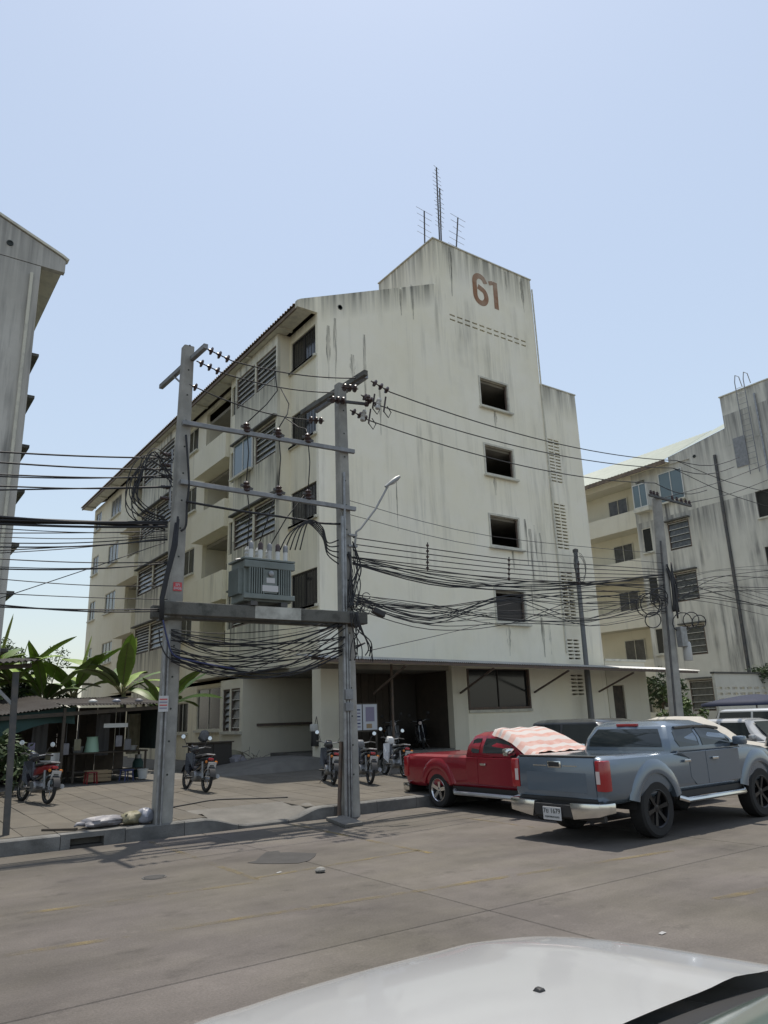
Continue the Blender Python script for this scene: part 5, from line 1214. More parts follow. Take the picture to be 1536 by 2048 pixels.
def car(label, paint, loc, rz, L=4.3, W=.86, h=1.52, hood=.92, roof=( -1.3, .35), name='car', cat='car', suv=False, sticker=False):
    t = thing(name, label, cat, loc, rz); R = .315 if not suv else .36; xr, xf = -L/2, L/2; xa, xb = -L*.3, L*.31
    zb = .24 if not suv else .32; zt = hood
    st_ = [(xr, W-.12, zb+.2, zt-.16, 0), (xr+.1, W-.04, zb+.05, zt-.03, .02), (xr+.5, W, zb, zt+.02, .02), (0, W+.01, zb, zt+.01, .02), (xf-1.1, W, zb, zt, .05), (xf-.4, W-.05, zb, zt-.1, .05), (xf-.1, W-.16, zb+.02, zt-.22, .03), (xf, W-.28, zb+.1, zt-.36, 0)]
    b = part('body', MB().loft([ring(*s) for s in st_]), paint, t)
    apply_bool(b, [MB().lathe([(R+.06, .5*s), (R+.06, 1.4*s)], (xx, 0, R), (0, 1, 0), 28) for xx in (xa, xb) for s in (-1, 1)]); soften(b, .015, 2, 40); b.data.materials.clear(); b.data.materials.append(MATS[paint])
    for xx in (xa, xb):
        for s in (-1, 1): wheel(t, xx, s*(W-.12), R, .2, s, 'tyre', 'bright_rim', 5)
    x0, x1 = roof; xq = xf-1.15
    def rg(a, b_, y, z, k=.1): return [(a, y-k, z), (a+k, y, z), (b_-k, y, z), (b_, y-k*1.5, z), (b_+.05, 0, z), (b_, -y+k*1.5, z), (b_-k, -y, z), (a+k, -y, z), (a, -y+k, z), (a-.03, 0, z)]
    xs = xr+.12 if suv else xr+.45
    part('cabin', MB().loft([rg(xs, xq, W-.05, zt), rg(xs+.05, xq-.25, W-.09, zt+.16), rg(x0, x1, W-.22, h-.07), rg(x0+.15, x1-.2, W-.33, h-.01), rg(x0+.4, x1-.5, W-.55, h)]), paint, t, True, .02, seg=2, ang=12)
    zl, zh = zt+.05, h-.11
    def yy(z): return W-.05-.04*(z-zt)/.16 if z < zt+.16 else W-.09-.13*(z-zt-.16)/(h-.07-zt-.16)
    def lx(a, b_, z): return a+(b_-a)*(z-zt)/(h-.07-zt)
    for s in (-1, 1):
        xm = (x0+x1)/2-.05
        for a0, a1, c0, c1 in ((xs+.2, xm-.04, x0+.12, xm-.04), (xm+.04, xq-.34, xm+.04, x1-.1)):
            poly = [(a0, zl), (a1, zl), (c1+(a1-c1)*.45, zt+.2), (c1, zh), (c0, zh), (c0+(a0-c0)*.5, zt+.2)]
            n = len(poly); part('side_window', MB().add([(x, s*(yy(z)+.003), z) for x, z in poly]+[(x, s*(yy(z)+.009), z) for x, z in poly], [tuple(range(n)), tuple(range(2*n-1, n-1, -1))]+[(i, (i+1) % n, n+(i+1) % n, n+i) for i in range(n)]), 'car_glass', t)
        part('tail_lamp', MB().box(xr-.01, xr+.12, (W-.22) if s > 0 else -W+.04, (W-.04) if s > 0 else -W+.22, zt-.26, zt-.08), 'tail_red', t, True, .02)
        part('head_lamp', MB().box(xf-.26, xf-.08, (W-.42) if s > 0 else -W+.14, (W-.14) if s > 0 else -W+.42, zt-.30, zt-.19), 'tail_clear', t, True, .03)
        part('mirror', MB().box(xq-.42, xq-.3, (W-.06) if s > 0 else -W-.14, (W+.14) if s > 0 else -W+.06, zt+.03, zt+.15), paint, t, True, .03)
        part('door_handle', MB().box(-.25, -.1, (W+.005) if s > 0 else -W-.035, (W+.035) if s > 0 else -W-.005, zt-.14, zt-.11), 'chrome', t)
    part('windscreen', MB().add([(xq-.01, -W+.2, zt+.06), (xq-.01, W-.2, zt+.06), (x1+.07, W-.36, zh+.02), (x1+.07, -W+.36, zh+.02)], [(0, 1, 2, 3)]), 'car_glass', t, recalc=False)
    rw = part('rear_window', MB().add([(xs-.035, -W+.2, zt+.08), (xs-.035, W-.2, zt+.08), (x0-.05, W-.36, zh), (x0-.05, -W+.36, zh)], [(3, 2, 1, 0)]), 'car_glass', t, recalc=False)
    if sticker: part('sticker', MB().box(xs-.05, xs-.04, .1, .3, zt+.14, zt+.5), 'sticker', rw)
    part('number_plate', MB().box(xr-.02, xr-.005, -.17, .17, zb+.2, zb+.35), 'plate_white', t)
    return t
row_rz = math.radians(-90)
car('dark estate car parked between the red and blue pickups', 'dark_paint', (14.15, 11.35, 0), row_rz, 4.4, .88, 1.66, .98, (-1.75, .3), suv=True)
car('black car with a pale sticker on its glass at the right edge', 'black_paint', (18.15, 8.1, 0), 0, 4.4, .88, 1.66, .98, (-1.75, .3), suv=True, sticker=True)
car('white hatchback whose roof shows beyond the covered car', 'white_paint', (21.3, 12.1, 0), row_rz, 4.1, .84, 1.5, .92)
car('silver van with pale roof parked far right below the blue parasol', 'silver_paint', (25.2, 13.0, 0), row_rz, 4.7, .9, 1.76, 1.05, (-2.0, .6), suv=True, name='van', cat='van')
# covered car
cv = thing('covered_car', 'car hidden under a cream fabric cover beyond the blue pickup', 'car', (17.0, 11.3, 0), row_rz)
secs = []
prof = [(-2.15, .55), (-2.05, .95), (-1.75, 1.12), (-1.2, 1.5), (-.5, 1.64), (.25, 1.62), (.7, 1.42), (1.15, 1.08), (1.7, 1.0), (2.05, .86), (2.15, .5)]
for x, h in prof:
    r_ = []
    wd = .88 if abs(x) < 2 else .78; top = .62 if h > 1.3 else .72
    for k in range(17):
        a = PI*k/16; c = math.cos(a); s_ = math.sin(a)
        y = wd*math.copysign(abs(c)**.45, c)*(1-(1-top/.88)*max(0, s_-.3)); z = .22+(h-.22)*(s_**.45 if s_ > 0 else 0)
        r_.append((x+.015*math.sin(k*2.1+x*5), y+.012*math.sin(k*3+x*7), z+.008*math.sin(k*2.7+x*9)))
    secs.append(r_)
part('cover', MB().loft(secs, True, False), 'car_cover', cv, 2)
for xx in (-1.25, 1.3):
    for s in (-1, 1): wheel(cv, xx, s*.7, .31, .2, s, 'tyre', 'bright_rim', 5)
part('hem_strap', MB().tube([(x, .90, .3) for x in (-2, -1, 0, 1, 2)], .012, 5), 'cloth_grey', cv)

# ------------------------------------------------------------------ white car in the foreground (we look over its bonnet)
wc = thing('car', 'white car whose bonnet and wiper cowl fill the bottom of the view', 'car', (1.74, .75, 0), math.radians(92.9))
# local: +x forward (world +Y), +y left (world -X)
st_ = [(-2.6, .80, .5, .8, 0), (-2.45, .90, .3, .9, .02), (-1.4, .95, .25, .91, .02), (.3, .96, .25, .91, .0), (.75, .96, .25, .90, .0), (1.2, .95, .25, .87, .0), (1.6, .92, .25, .80, .0), (1.85, .87, .28, .70, .0), (1.98, .76, .34, .58, .0)]
b = part('body', MB().loft([ring(*s) for s in st_]), 'white_paint', wc)
apply_bool(b, [MB().lathe([(.37, .5*s), (.37, 1.4*s)], (xx, 0, .31), (0, 1, 0), 28) for xx in (-1.55, 1.0) for s in (-1, 1)]); soften(b, .02, 3, 40); b.data.materials.clear(); b.data.materials.append(MATS['white_paint'])
for xx in (-1.55, 1.0):
    for s in (-1, 1): wheel(wc, xx, s*.83, .31, .2, s, 'tyre', 'bright_rim', 5)
rows = []
for i in range(25):
    u = i/24; r_ = []
    for j in range(33):
        v = -1+2*j/32
        half = .98*(1-.08*max(0, (u-.5)/.5)**2)
        xfr = 1.96-.07*abs(v)**2.47; x0_ = .67+.06*(1-v*v)
        x = x0_+(xfr-x0_)*u; y = half*v
        z = 1.01-.07*u-.06*u**4-.018*v*v-.008*abs(v)**6-.05*abs(v)**24-.03*u**30
        z += .010*math.exp(-((abs(v)-.62)/.10)**2)*(1-u*.5)
        r_.append((x, y, z))
    rows.append(r_)
bn = part('bonnet', MB().grid(rows), 'white_paint', wc, 2)
skirt = [[(x, y, z) for x, y, z in rows[-1]], [(x+.03, y*1.0, z-.10) for x, y, z in rows[-1]], [(x+.02, y, z-.24) for x, y, z in rows[-1]]]
part('nose', MB().grid(skirt), 'white_paint', wc, 2)
for s in (0, -1): part('fender_edge', MB().grid([[r[s] for r in rows], [(r[s][0], r[s][1]*1.012, r[s][2]-.03) for r in rows], [(r[s][0], r[s][1]*1.01, r[s][2]-.16) for r in rows]]), 'white_paint', bn, 2)
nz = Vector((1.085, -.15, .982))
noz = part('washer_nozzle', MB().add([nz+Vector(p) for p in ((-.02, -.018, 0), (-.02, .018, 0), (.022, .012, 0), (.022, -.012, 0), (-.016, -.011, .016), (-.016, .011, .016), (.006, .008, .018), (.006, -.008, .018))], [(0, 3, 2, 1), (4, 5, 6, 7), (0, 1, 5, 4), (1, 2, 6, 5), (2, 3, 7, 6), (3, 0, 4, 7)]), 'black_plastic', wc, True, .004)
# cowl, wiper, windscreen, roof
cw_rows = []
for j in range(25):
    v = -1+2*j/24; x0_ = .67+.06*(1-v*v); y = .93*v; zz = 1.01-.03*v*v-.01*abs(v)**6
    cw_rows.append([(x0_-.004, y, zz-.03), (x0_-.04, y, zz-.035), (x0_-.085, y, zz-.02), (x0_-.12, y, zz-.006)])
part('cowl', MB().grid(cw_rows), 'black_plastic', wc, 2)
ws_rows = []
for j in range(25):
    v = -1+2*j/24; x0_ = .67+.06*(1-v*v)-.115; y = .92*v; zz = 1.004-.03*v*v-.01*abs(v)**6
    ws_rows.append([(x0_-.78*k/6+.0, y*(1-.16*k/6), zz+.47*k/6-.02*(k/6)**2*3) for k in range(7)])
part('windscreen', MB().grid(ws_rows), 'windscreen', wc, 2)
rf_rows = [[(r[-1][0]-1.5*k/4, r[-1][1]*(1-.05*k), r[-1][2]+.02-.02*abs(r[-1][1])*2+.03*math.sin(PI*k/4)) for k in range(5)] for r in ws_rows]
part('roof', MB().grid(rf_rows), 'white_paint', wc, 2)
for s in (0, -1):
    part('side_glass', MB().grid([[p for p in ws_rows[s][::-1]], [(-1.5+.1*i, (.92 if s else -.92)*.97, .95) for i in range(7)]]), 'car_glass', wc, 2)
wi = part('wiper', MB().tube([(.60, -.02, 1.012), (.585, -.3, 1.008), (.56, -.62, .985)], .009, 6), 'black_plastic', wc, True)
part('blade', MB().tube([(.53, .12, 1.045), (.515, -.2, 1.045), (.50, -.55, 1.02)], .007, 6), 'black_plastic', wi, True)

# ------------------------------------------------------------------ motorbikes
def motorbike(label, loc, rz, body, accent, lean=.10, tailm=None, group='parked motorbikes', plate=True, steer=.25):
    t = thing('motorbike', label, 'motorbike', loc, rz, group); t.rotation_euler = (lean, 0, rz)
    wb = 1.22; R = .285
    for x, nm in ((wb/2, 'front_wheel'), (-wb/2, 'rear_wheel')):
        wh = part(nm, MB().lathe([(.05, -.045), (.05, .045)], (x, 0, R), (0, 1, 0), 12), 'steel', t, True)
        part('tyre', MB().tube([(x+(R-.038)*math.cos(2*PI*i/28), 0, R+(R-.038)*math.sin(2*PI*i/28)) for i in range(29)], .038, 8), 'tyre', wh, True)
        part('rim', MB().lathe([(R-.075, -.02), (R-.06, -.025), (R-.06, .025), (R-.075, .02)], (x, 0, R), (0, 1, 0), 24, caps=False), 'bright_rim', wh, True)
        mb = MB()
        for i in range(10): a = 2*PI*i/10; mb.tube([(x+.05*math.cos(a), .015*(-1)**i, R+.05*math.sin(a)), (x+(R-.07)*math.cos(a+.25), 0, R+(R-.07)*math.sin(a+.25))], .005, 4)
        part('spokes', mb, 'steel', wh)
    part('front_fender', MB().grid([[(wb/2+(R+.03)*math.cos(a), y*.065, R+(R+.03)*math.sin(a)-.012*y*y) for y in (-1, 0, 1)] for a in [math.radians(20+140*i/12) for i in range(13)]]), body, t, 2)
    for s in (-1, 1):
        part('fork', MB().tube([(wb/2, s*.075, R), (wb/2-.17, s*.065, .72), (wb/2-.22, s*.05, .9)], .022, 8), 'steel', t, True)
        part('rear_shock', MB().tube([(-wb/2+.02, s*.11, R+.02), (-wb/2+.09, s*.12, .66)], .026, 8), 'steel', t, True)
        part('leg_shield', MB().add([(wb/2-.30, s*.05, .86), (wb/2-.22, s*.20, .82), (wb/2-.30, s*.21, .45), (wb/2-.42, s*.10, .32), (wb/2-.36, s*.05, .5)], [(0, 1, 2, 3, 4)]), accent, t, recalc=False)
        g = part('hand_grip', MB().tube([(wb/2-.30, s*.22, .985), (wb/2-.37, s*.36, .97)], .018, 8), 'black_plastic', t, True)
        st2 = part('mirror_stalk', MB().tube([(wb/2-.28, s*.22, .99), (wb/2-.26, s*.27, 1.1), (wb/2-.27, s*.32, 1.17)], .007, 6), 'black_plastic', t, True)
        part('mirror', MB().lathe([(.0, -.016), (.05, -.01), (.058, 0)], (wb/2-.28, s*.34, 1.2), (-1, 0, .15), 14), 'black_plastic', st2, True)
        part('mirror_glass', MB().lathe([(.052, .001), (.045, .003)], (wb/2-.28, s*.34, 1.2), (-1, 0, .15), 14), 'chrome', st2)
        part('signal_lamp', MB().lathe([(.03, -.02), (.03, .02), (.01, .03)], (-wb/2-.13, s*.12, .66), (-1, s*.4, 0), 10), 'amber', t, True)
        part('foot_peg', MB().tube([(-.02, s*.12, .30), (-.02, s*.27, .30)], .016, 6), 'black_plastic', t, True)
    part('handlebar', MB().tube([(wb/2-.30, -.24, .985), (wb/2-.22, -.1, .95), (wb/2-.22, .1, .95), (wb/2-.30, .24, .985)], .013, 8), 'steel', t, True)
    hc = part('head_cowl', MB().loft([[(wb/2-.30, y*.11, .90+z*.09) for y, z in ((-1, -.4), (-.6, 1), (.6, 1), (1, -.4), (0, -1))], [(wb/2-.18, y*.13, .92+z*.11) for y, z in ((-1, -.4), (-.6, 1), (.6, 1), (1, -.4), (0, -1))], [(wb/2-.06, y*.07, .89+z*.06) for y, z in ((-1, -.4), (-.6, 1), (.6, 1), (1, -.4), (0, -1))]]), accent, t, True, .015)
    part('head_lamp', MB().lathe([(.06, 0), (.065, .02), (.04, .05)], (wb/2-.07, 0, .89), (1, 0, -.1), 14), 'tail_clear', hc, True)
    part('under_frame', MB().tube([(wb/2-.24, 0, .82), (wb/2-.38, 0, .5), (.05, 0, .45), (-.3, 0, .58), (-wb/2-.05, 0, .66)], [.05, .06, .055, .05, .04], 8), body, t, True)
    part('engine', MB().box(-.12, .2, -.11, .11, .22, .43), 'dark_steel', t, True, .03)
    part('crank_case', MB().lathe([(.10, -.13), (.12, -.10), (.12, .10), (.10, .13)], (-.05, 0, .32), (0, 1, 0), 16), 'steel', t, True)
    part('swing_arm', MB().beam((-.1, .07, .32), (-wb/2, .07, R), .03, .05), 'dark_steel', t); part('swing_arm', MB().beam((-.1, -.07, .32), (-wb/2, -.07, R), .03, .05), 'dark_steel', t)
    part('side_cover', MB().loft([[(x, y*wy, z0+z*hz) for y, z in ((-1, -.6), (-1, .5), (-.6, 1), (.6, 1), (1, .5), (1, -.6))] for x, wy, z0, hz in ((.08, .09, .60, .10), (-.15, .125, .63, .12), (-.42, .12, .68, .10), (-.62, .07, .72, .06))]), tailm or body, t, True, .012)
    part('seat', MB().loft([[(x, y*wy, z0+z*hz) for y, z in ((-1, -.8), (-.95, .5), (-.5, 1), (.5, 1), (.95, .5), (1, -.8))] for x, wy, z0, hz in ((.13, .07, .73, .03), (0, .12, .755, .04), (-.3, .135, .78, .04), (-.55, .11, .81, .035), (-.66, .06, .80, .02))]), 'seat_vinyl', t, True, .012)
    part('grab_rail', MB().tube([(-.45, -.12, .78), (-.68, -.09, .82), (-.68, .09, .82), (-.45, .12, .78)], .014, 6), 'steel', t, True)
    part('rear_fender', MB().grid([[(-wb/2+(R+.05)*math.cos(a), y*.07, R+(R+.05)*math.sin(a)) for y in (-1, 0, 1)] for a in [math.radians(70+100*i/10) for i in range(11)]]), 'black_plastic', t, 2)
    part('tail_lamp', MB().box(-.74, -.66, -.06, .06, .69, .745), 'tail_red', t, True, .02)
    if plate:
        pl = part('number_plate', MB().obox((-.80, 0, .58), (.006, .20, .16), Matrix.Rotation(-.25, 3, 'Y')), 'plate_white', t)
        for i in range(3): part('lettering', MB().obox((-.8045+.01*(1-i)*.6, 0, .58+.042*(i-1)), (.003, .13-.03*(i == 1), .022), Matrix.Rotation(-.25, 3, 'Y')), 'ink', pl)
    part('exhaust', MB().tube([(.1, -.1, .25), (-.2, -.14, .22), (-.35, -.15, .25), (-.82, -.16, .36)], [.018, .022, .045, .05], 10), 'steel', t, True)
    part('kick_stand', MB().tube([(-.05, .10, .25), (-.1, .24, .005)], .012, 6), 'dark_steel', t, True)
    part('basket_hook', MB().tube([(wb/2-.33, -.02, .6), (wb/2-.28, 0, .75)], .02, 6), 'black_plastic', t, True)
    return t
def pz(x, y): return pave_z(y)
motorbike('black motorbike with pale headlight cowl standing alone on the sunlit pavement', (6.95, 17.7, pz(0, 17.7)), math.radians(90), 'bike_black', 'bike_black')
motorbike('red and black motorbike beside the grey post at the left edge', (3.5, 18.0, pz(0, 18.0)), math.radians(103), 'bike_black', 'bike_black', tailm='bike_red')
motorbike('motorbike with red tail and white plate nearest the right pole under the canopy', (10.75, 16.35, pz(0, 16.3)), math.radians(74), 'bike_black', 'bike_grey')
motorbike('second dark motorbike between the pole and the red pickup tail', (12.35, 17.2, pz(0, 17.2)), math.radians(80), 'bike_black', 'bike_white')
motorbike('grey motorbike standing on the raised porch floor in front of the dark door', (15.9, 22.1, .742), math.radians(-115), 'bike_grey', 'bike_grey', plate=False)
motorbike('dark motorbike beside the wall pier behind the red pickup bed', (17.1, 22.0, .742), math.radians(-125), 'bike_black', 'bike_black', plate=False)
motorbike('dark motorbike half hidden behind the right pole', (10.1, 16.9, pz(0, 16.9)), math.radians(70), 'bike_black', 'bike_black')

# ------------------------------------------------------------------ notice board and small things by the porch
nbd = wthing('notice_board', 'pair of white notice sheets on a stand by the porch', 'notice board', (12.7, 19.6, .36))
part('board', MB().box(12.45, 13.55, 19.63, 19.66, 1.45, 2.30), 'wood_dark', nbd)
part('sheet', MB().box(12.50, 12.94, 19.617, 19.628, 1.5, 2.26), 'paper', nbd)
p2 = part('sheet', MB().box(12.98, 13.50, 19.617, 19.628, 1.5, 2.26), 'paper', nbd); part('picture', MB().box(13.08, 13.40, 19.611, 19.615, 1.75, 2.18), 'paper_purple', p2)
part('lettering', MB().box(13.1, 13.3, 19.611, 19.615, 1.55, 1.68), 'cardboard', p2)
for i in range(6): part('printed_line', MB().box(12.55, 12.88, 19.611, 19.615, 1.58+.1*i, 1.62+.1*i), 'blue_cable' if i % 2 else 'paper_purple', nbd)
for xx in (12.5, 13.5): part('post', MB().box(xx-.025, xx+.025, 19.66, 19.71, .36, 2.3), 'wood_dark', nbd)
# trash bags at the left pole
def sack(label, c, dims, m, rz=0, seed=0, name='trash_bag', cat='trash bag'):
    random.seed(seed); t = thing(name, label, cat, c, rz, None); rows = []
    ph = [random.uniform(0, 6) for _ in range(6)]
    for i in range(13):
        a = PI*i/12; r_ = []
        for j in range(21):
            b = 2*PI*j/20; k = 1+.12*math.sin(3*b+ph[0]+a*2)+.10*math.sin(5*b+ph[1]-a*3)+random.uniform(-.09, .09)
            z = math.cos(a); zz = (z*.5+.5)*dims[2]*(1+.05*math.sin(4*b+ph[3]))
            r_.append((dims[0]*k*math.sin(a)**.7*math.cos(b), dims[1]*k*math.sin(a)**.7*math.sin(b), max(0.002, zz)))
        rows.append(r_)
    part('sack', MB().grid(rows), m, t, True)
    part('knot', MB().tube([(dims[0]*.9, 0, dims[2]*.45), (dims[0]*1.25, .02, dims[2]*.5), (dims[0]*1.38, .05, dims[2]*.35)], [.045, .03, .012], 7), m, t, 2)
    return t
zk = pave_z(13.5)+.002
sack('grey plastic trash bag lying flat on the pavement left of the pole', (3.75, 13.55, zk), (.36, .17, .17), 'bag_grey', math.radians(185), 1)
sack('olive sack leaning on the trash bags by the left pole', (4.22, 13.5, zk), (.22, .16, .20), 'bag_olive', .5, 2)
sack('small blue-white plastic bag against the foot of the left pole', (4.40, 13.42, zk), (.12, .14, .24), 'bag_white', 1.2, 3)
random.seed(77)
solo('plank', MB().beam((2.85, 13.8, zk+.02), (3.3, 13.45, zk+.02), .07, .03), 'wood_dark', 'short dark plank lying beside the trash bags', 'plank')
cable(spline([(5.3, 15.0, pave_z(15)+.012), (5.9, 15.3, pave_z(15.3)+.012), (6.6, 15.6, pave_z(15.6)+.012), (7.3, 15.2, pave_z(15.2)+.012), (7.9, 14.9, pave_z(14.9)+.012)]), .014, 'thin dark line lying across the sunlit pavement', 'pavement line')  # dark curved line modelled as a thin tube on the paving
solo('concrete_slab', MB().add([Vector((p.x, p.y, z)) for z in (.004, .06) for p in (at(652, 1641, z=0), at(690, 1657, z=0), at(727, 1651, z=0), at(690, 1637, z=0))], [(0, 1, 2, 3), (7, 6, 5, 4), (0, 4, 5, 1), (1, 5, 6, 2), (2, 6, 7, 3), (3, 7, 4, 0)]), 'ramp_concrete', 'loose thin concrete slab lying in the gutter before the right pole', 'slab', bevel=.006)
rk = MB(); rk.lathe([(.02, 0), (.06, .01), (.07, .03), (.05, .055), (.015, .065)], (5.06, 8.68, 0), (0, .1, 1), 7)
solo('rubble', rk, 'rubble', 'small pale lump of broken concrete on the road', 'rubble')
for (px, py, lb) in ((558, 1746, 'tiny pale scrap of paper near the yellow markings'), (1325, 1868, 'white paper scrap on the road beyond the white bonnet')):
    p = at(px, py, z=0); solo('litter', MB().add([(p.x-.035, p.y-.02, .006), (p.x+.04, p.y-.012, .008), (p.x+.03, p.y+.025, .012), (p.x-.03, p.y+.018, .007)], [(0, 1, 2, 3)]), 'scrap', lb, 'litter')

# ------------------------------------------------------------------ left-hand stall and shelter
zs = .40
sl_ = wthing('market_stall', 'dark shaded food stall with sagging corrugated roof left of the pole', 'stall', (5.6, 22.5, zs))
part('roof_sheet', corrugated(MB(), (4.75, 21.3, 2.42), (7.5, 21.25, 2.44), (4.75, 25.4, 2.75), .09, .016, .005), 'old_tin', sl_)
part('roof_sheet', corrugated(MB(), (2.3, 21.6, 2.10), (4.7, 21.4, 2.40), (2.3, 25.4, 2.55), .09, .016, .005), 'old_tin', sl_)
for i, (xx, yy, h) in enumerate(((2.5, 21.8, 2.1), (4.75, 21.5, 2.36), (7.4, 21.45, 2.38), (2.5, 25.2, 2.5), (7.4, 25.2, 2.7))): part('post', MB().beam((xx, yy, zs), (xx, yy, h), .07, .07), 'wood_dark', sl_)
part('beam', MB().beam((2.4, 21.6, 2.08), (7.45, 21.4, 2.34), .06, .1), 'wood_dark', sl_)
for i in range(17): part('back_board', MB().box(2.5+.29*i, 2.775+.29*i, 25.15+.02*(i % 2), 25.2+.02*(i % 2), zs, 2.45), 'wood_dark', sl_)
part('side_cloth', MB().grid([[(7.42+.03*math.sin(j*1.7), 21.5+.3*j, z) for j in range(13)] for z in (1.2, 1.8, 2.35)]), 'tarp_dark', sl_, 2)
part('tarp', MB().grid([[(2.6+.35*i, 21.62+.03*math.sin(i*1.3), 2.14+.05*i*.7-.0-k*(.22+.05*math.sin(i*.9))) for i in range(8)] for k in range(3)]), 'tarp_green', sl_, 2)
part('rope_edge', MB().tube([(4.8, 21.28, 2.46), (6, 21.27, 2.46), (7.5, 21.24, 2.48)], .012, 5), 'old_tin', sl_)
for (nm, lb, x0, x1, y0, y1, z0, z1, m) in (('roof_weight', 'white bundle weighing down the stall roof on the left', 5.35, 5.6, 21.5, 21.7, 2.475, 2.56, 'plastic_white'), ('roof_weight', 'pale round bundle on the stall roof in the middle', 6.0, 6.22, 21.5, 21.7, 2.48, 2.60, 'bag_white'), ('roof_weight', 'greyish bundle on the stall roof on the right', 6.6, 6.85, 21.5, 21.7, 2.485, 2.57, 'bag_grey')):
    t = thing(nm, lb, 'bundle', ((x0+x1)/2, (y0+y1)/2, z0)); part('bundle', MB().lathe([(.03, 0), (.11, .02), (.12, .06), (.05, .1)], (0, 0, 0), (0, 0, 1), 9), m, t, 2); part('string', MB().tube([(-.1, -.06, .03), (0, 0, .105), (.1, .05, .03)], .006, 5), 'cloth_grey', t)
def table(name, label, x0, x1, y0, y1, h, m, z=zs):
    t = wthing(name, label, 'table', ((x0+x1)/2, (y0+y1)/2, z)); part('top', MB().box(x0, x1, y0, y1, z+h-.04, z+h), m, t, bevel=.006)
    for xx in (x0+.05, x1-.05):
        for yy in (y0+.05, y1-.05): part('leg', MB().box(xx-.025, xx+.025, yy-.025, yy+.025, z, z+h-.041), m, t)
    part('shelf', MB().box(x0+.03, x1-.03, y0+.03, y1-.03, z+.25, z+.28), m, t)
    return t
table('stall_table', 'long dark counter table inside the shaded stall', 5.2, 7.25, 22.2, 22.9, .78, 'wood_dark')
table('stall_table', 'low side table behind the counter in the stall', 3.3, 4.6, 23.4, 24.1, .7, 'wood_dark')
def bucket(label, c, r0, r1, h, m, name='bucket', cat='bucket'):
    t = thing(name, label, cat, c); part('shell', MB().lathe([(r0, 0), (r1, h), (r1-.015, h), (r0-.012, .02)], (0, 0, 0), (0, 0, 1), 20), m, t, True); part('rim', MB().lathe([(r1, h-.015), (r1+.012, h-.01), (r1+.012, h+.005), (r1, h+.008)], (0, 0, 0), (0, 0, 1), 20), m, t, True)
    return t
bucket('upturned pale green tub on the stall counter', (5.75, 22.45, zs+.781), .20, .14, .40, 'plastic_green')
bucket('white bowl set on the right end of the stall counter', (6.9, 22.5, zs+.781), .08, .12, .12, 'plastic_white', 'bowl', 'bowl')
bucket('grey pot on the counter beside the pale green tub', (5.38, 22.45, zs+.781), .12, .15, .15, 'steel', 'pot', 'pot')
bucket('white bucket on the ground below the counter', (7.1, 22.1, zs), .11, .15, .26, 'plastic_white')
def chair(label, x, y, rz, m):
    t = thing('plastic_chair', label, 'chair', (x, y, zs), rz, 'plastic chairs at the stall'); part('seat', MB().box(-.2, .2, -.2, .2, .42, .45), m, t, bevel=.01)
    for a in (-.17, .17):
        for b in (-.17, .17): part('leg', MB().beam((a, b, .42), (a*1.15, b*1.15, 0), .035, .035), m, t)
    part('backrest', MB().box(-.2, -.17, -.2, .2, .5, .82), m, t, bevel=.01); part('arm', MB().box(-.18, .16, .19, .22, .62, .65), m, t); part('arm', MB().box(-.18, .16, -.22, -.19, .62, .65), m, t)
    return t
chair('white plastic chair at the left front of the stall', 4.55, 21.75, 2.2, 'plastic_white'); chair('olive chair in the shade left of the counter', 4.9, 23.0, 1.2, 'bag_olive')
for i, (xx, m, lb) in enumerate(((6.05, 'cloth_grey', 'dark cloth hanging from the stall roof in the middle'), (6.95, 'bag_olive', 'pale cloth hanging at the right of the stall'), (4.35, 'cloth_grey', 'grey cloth hanging at the left of the stall'))):
    solo('hanging_cloth', MB().grid([[(xx+.05*j+.015*math.sin(j*2), 23.3+.05*math.sin(j*1.9), z) for j in range(9)] for z in (1.05, 1.5, 1.9, 2.2)]), m, lb, 'cloth', 'cloths hung in the stall', smooth=2)
bx_ = wthing('crate', 'wooden crate on the ground under the stall counter', 'crate', (5.9, 22.0, zs))
for k in range(3):
    part('slat', MB().box(5.55, 6.2, 21.98, 22.0, zs+.02+.1*k, zs+.1+.1*k), 'cardboard', bx_); part('slat', MB().box(5.55, 6.2, 22.33, 22.35, zs+.02+.1*k, zs+.1+.1*k), 'cardboard', bx_)
part('base', MB().box(5.55, 6.2, 22.001, 22.329, zs+.01, zs+.03), 'cardboard', bx_)
# electric fan-like and white things on the stall post
solo('hanging_sign', MB().box(5.85, 6.5, 21.75, 21.77, 1.82, 1.93), 'plastic_white', 'small white board hanging inside the stall under the roof', 'sign')
# shelter post at the left edge
sp = wthing('shelter', 'grey steel shelter post with tin roof edge at the left side of the picture', 'shelter', (2.3, 13.75, .23))
a = at(2, 1655, Y=13.75); b = at(27, 1335, Y=13.75)
part('post', MB().beam((2.31, 13.75, .2), (2.22, 13.75, 2.75), .09, .09), 'dark_steel', sp); part('brace', MB().beam((2.24, 13.75, 2.2), (1.7, 13.75, 2.75), .05, .05), 'galv', sp)
part('roof_sheet', corrugated(MB(), (1.0, 13.45, 2.80), (2.52, 13.45, 2.93), (1.0, 15.6, 3.0), .09, .016, .005), 'old_tin', sp); part('rafter', MB().beam((1.0, 13.75, 2.74), (2.45, 13.75, 2.86), .05, .07), 'wood_dark', sp)
part('post', MB().beam((1.1, 15.5, .25), (1.1, 15.5, 2.9), .07, .07), 'galv', sp)

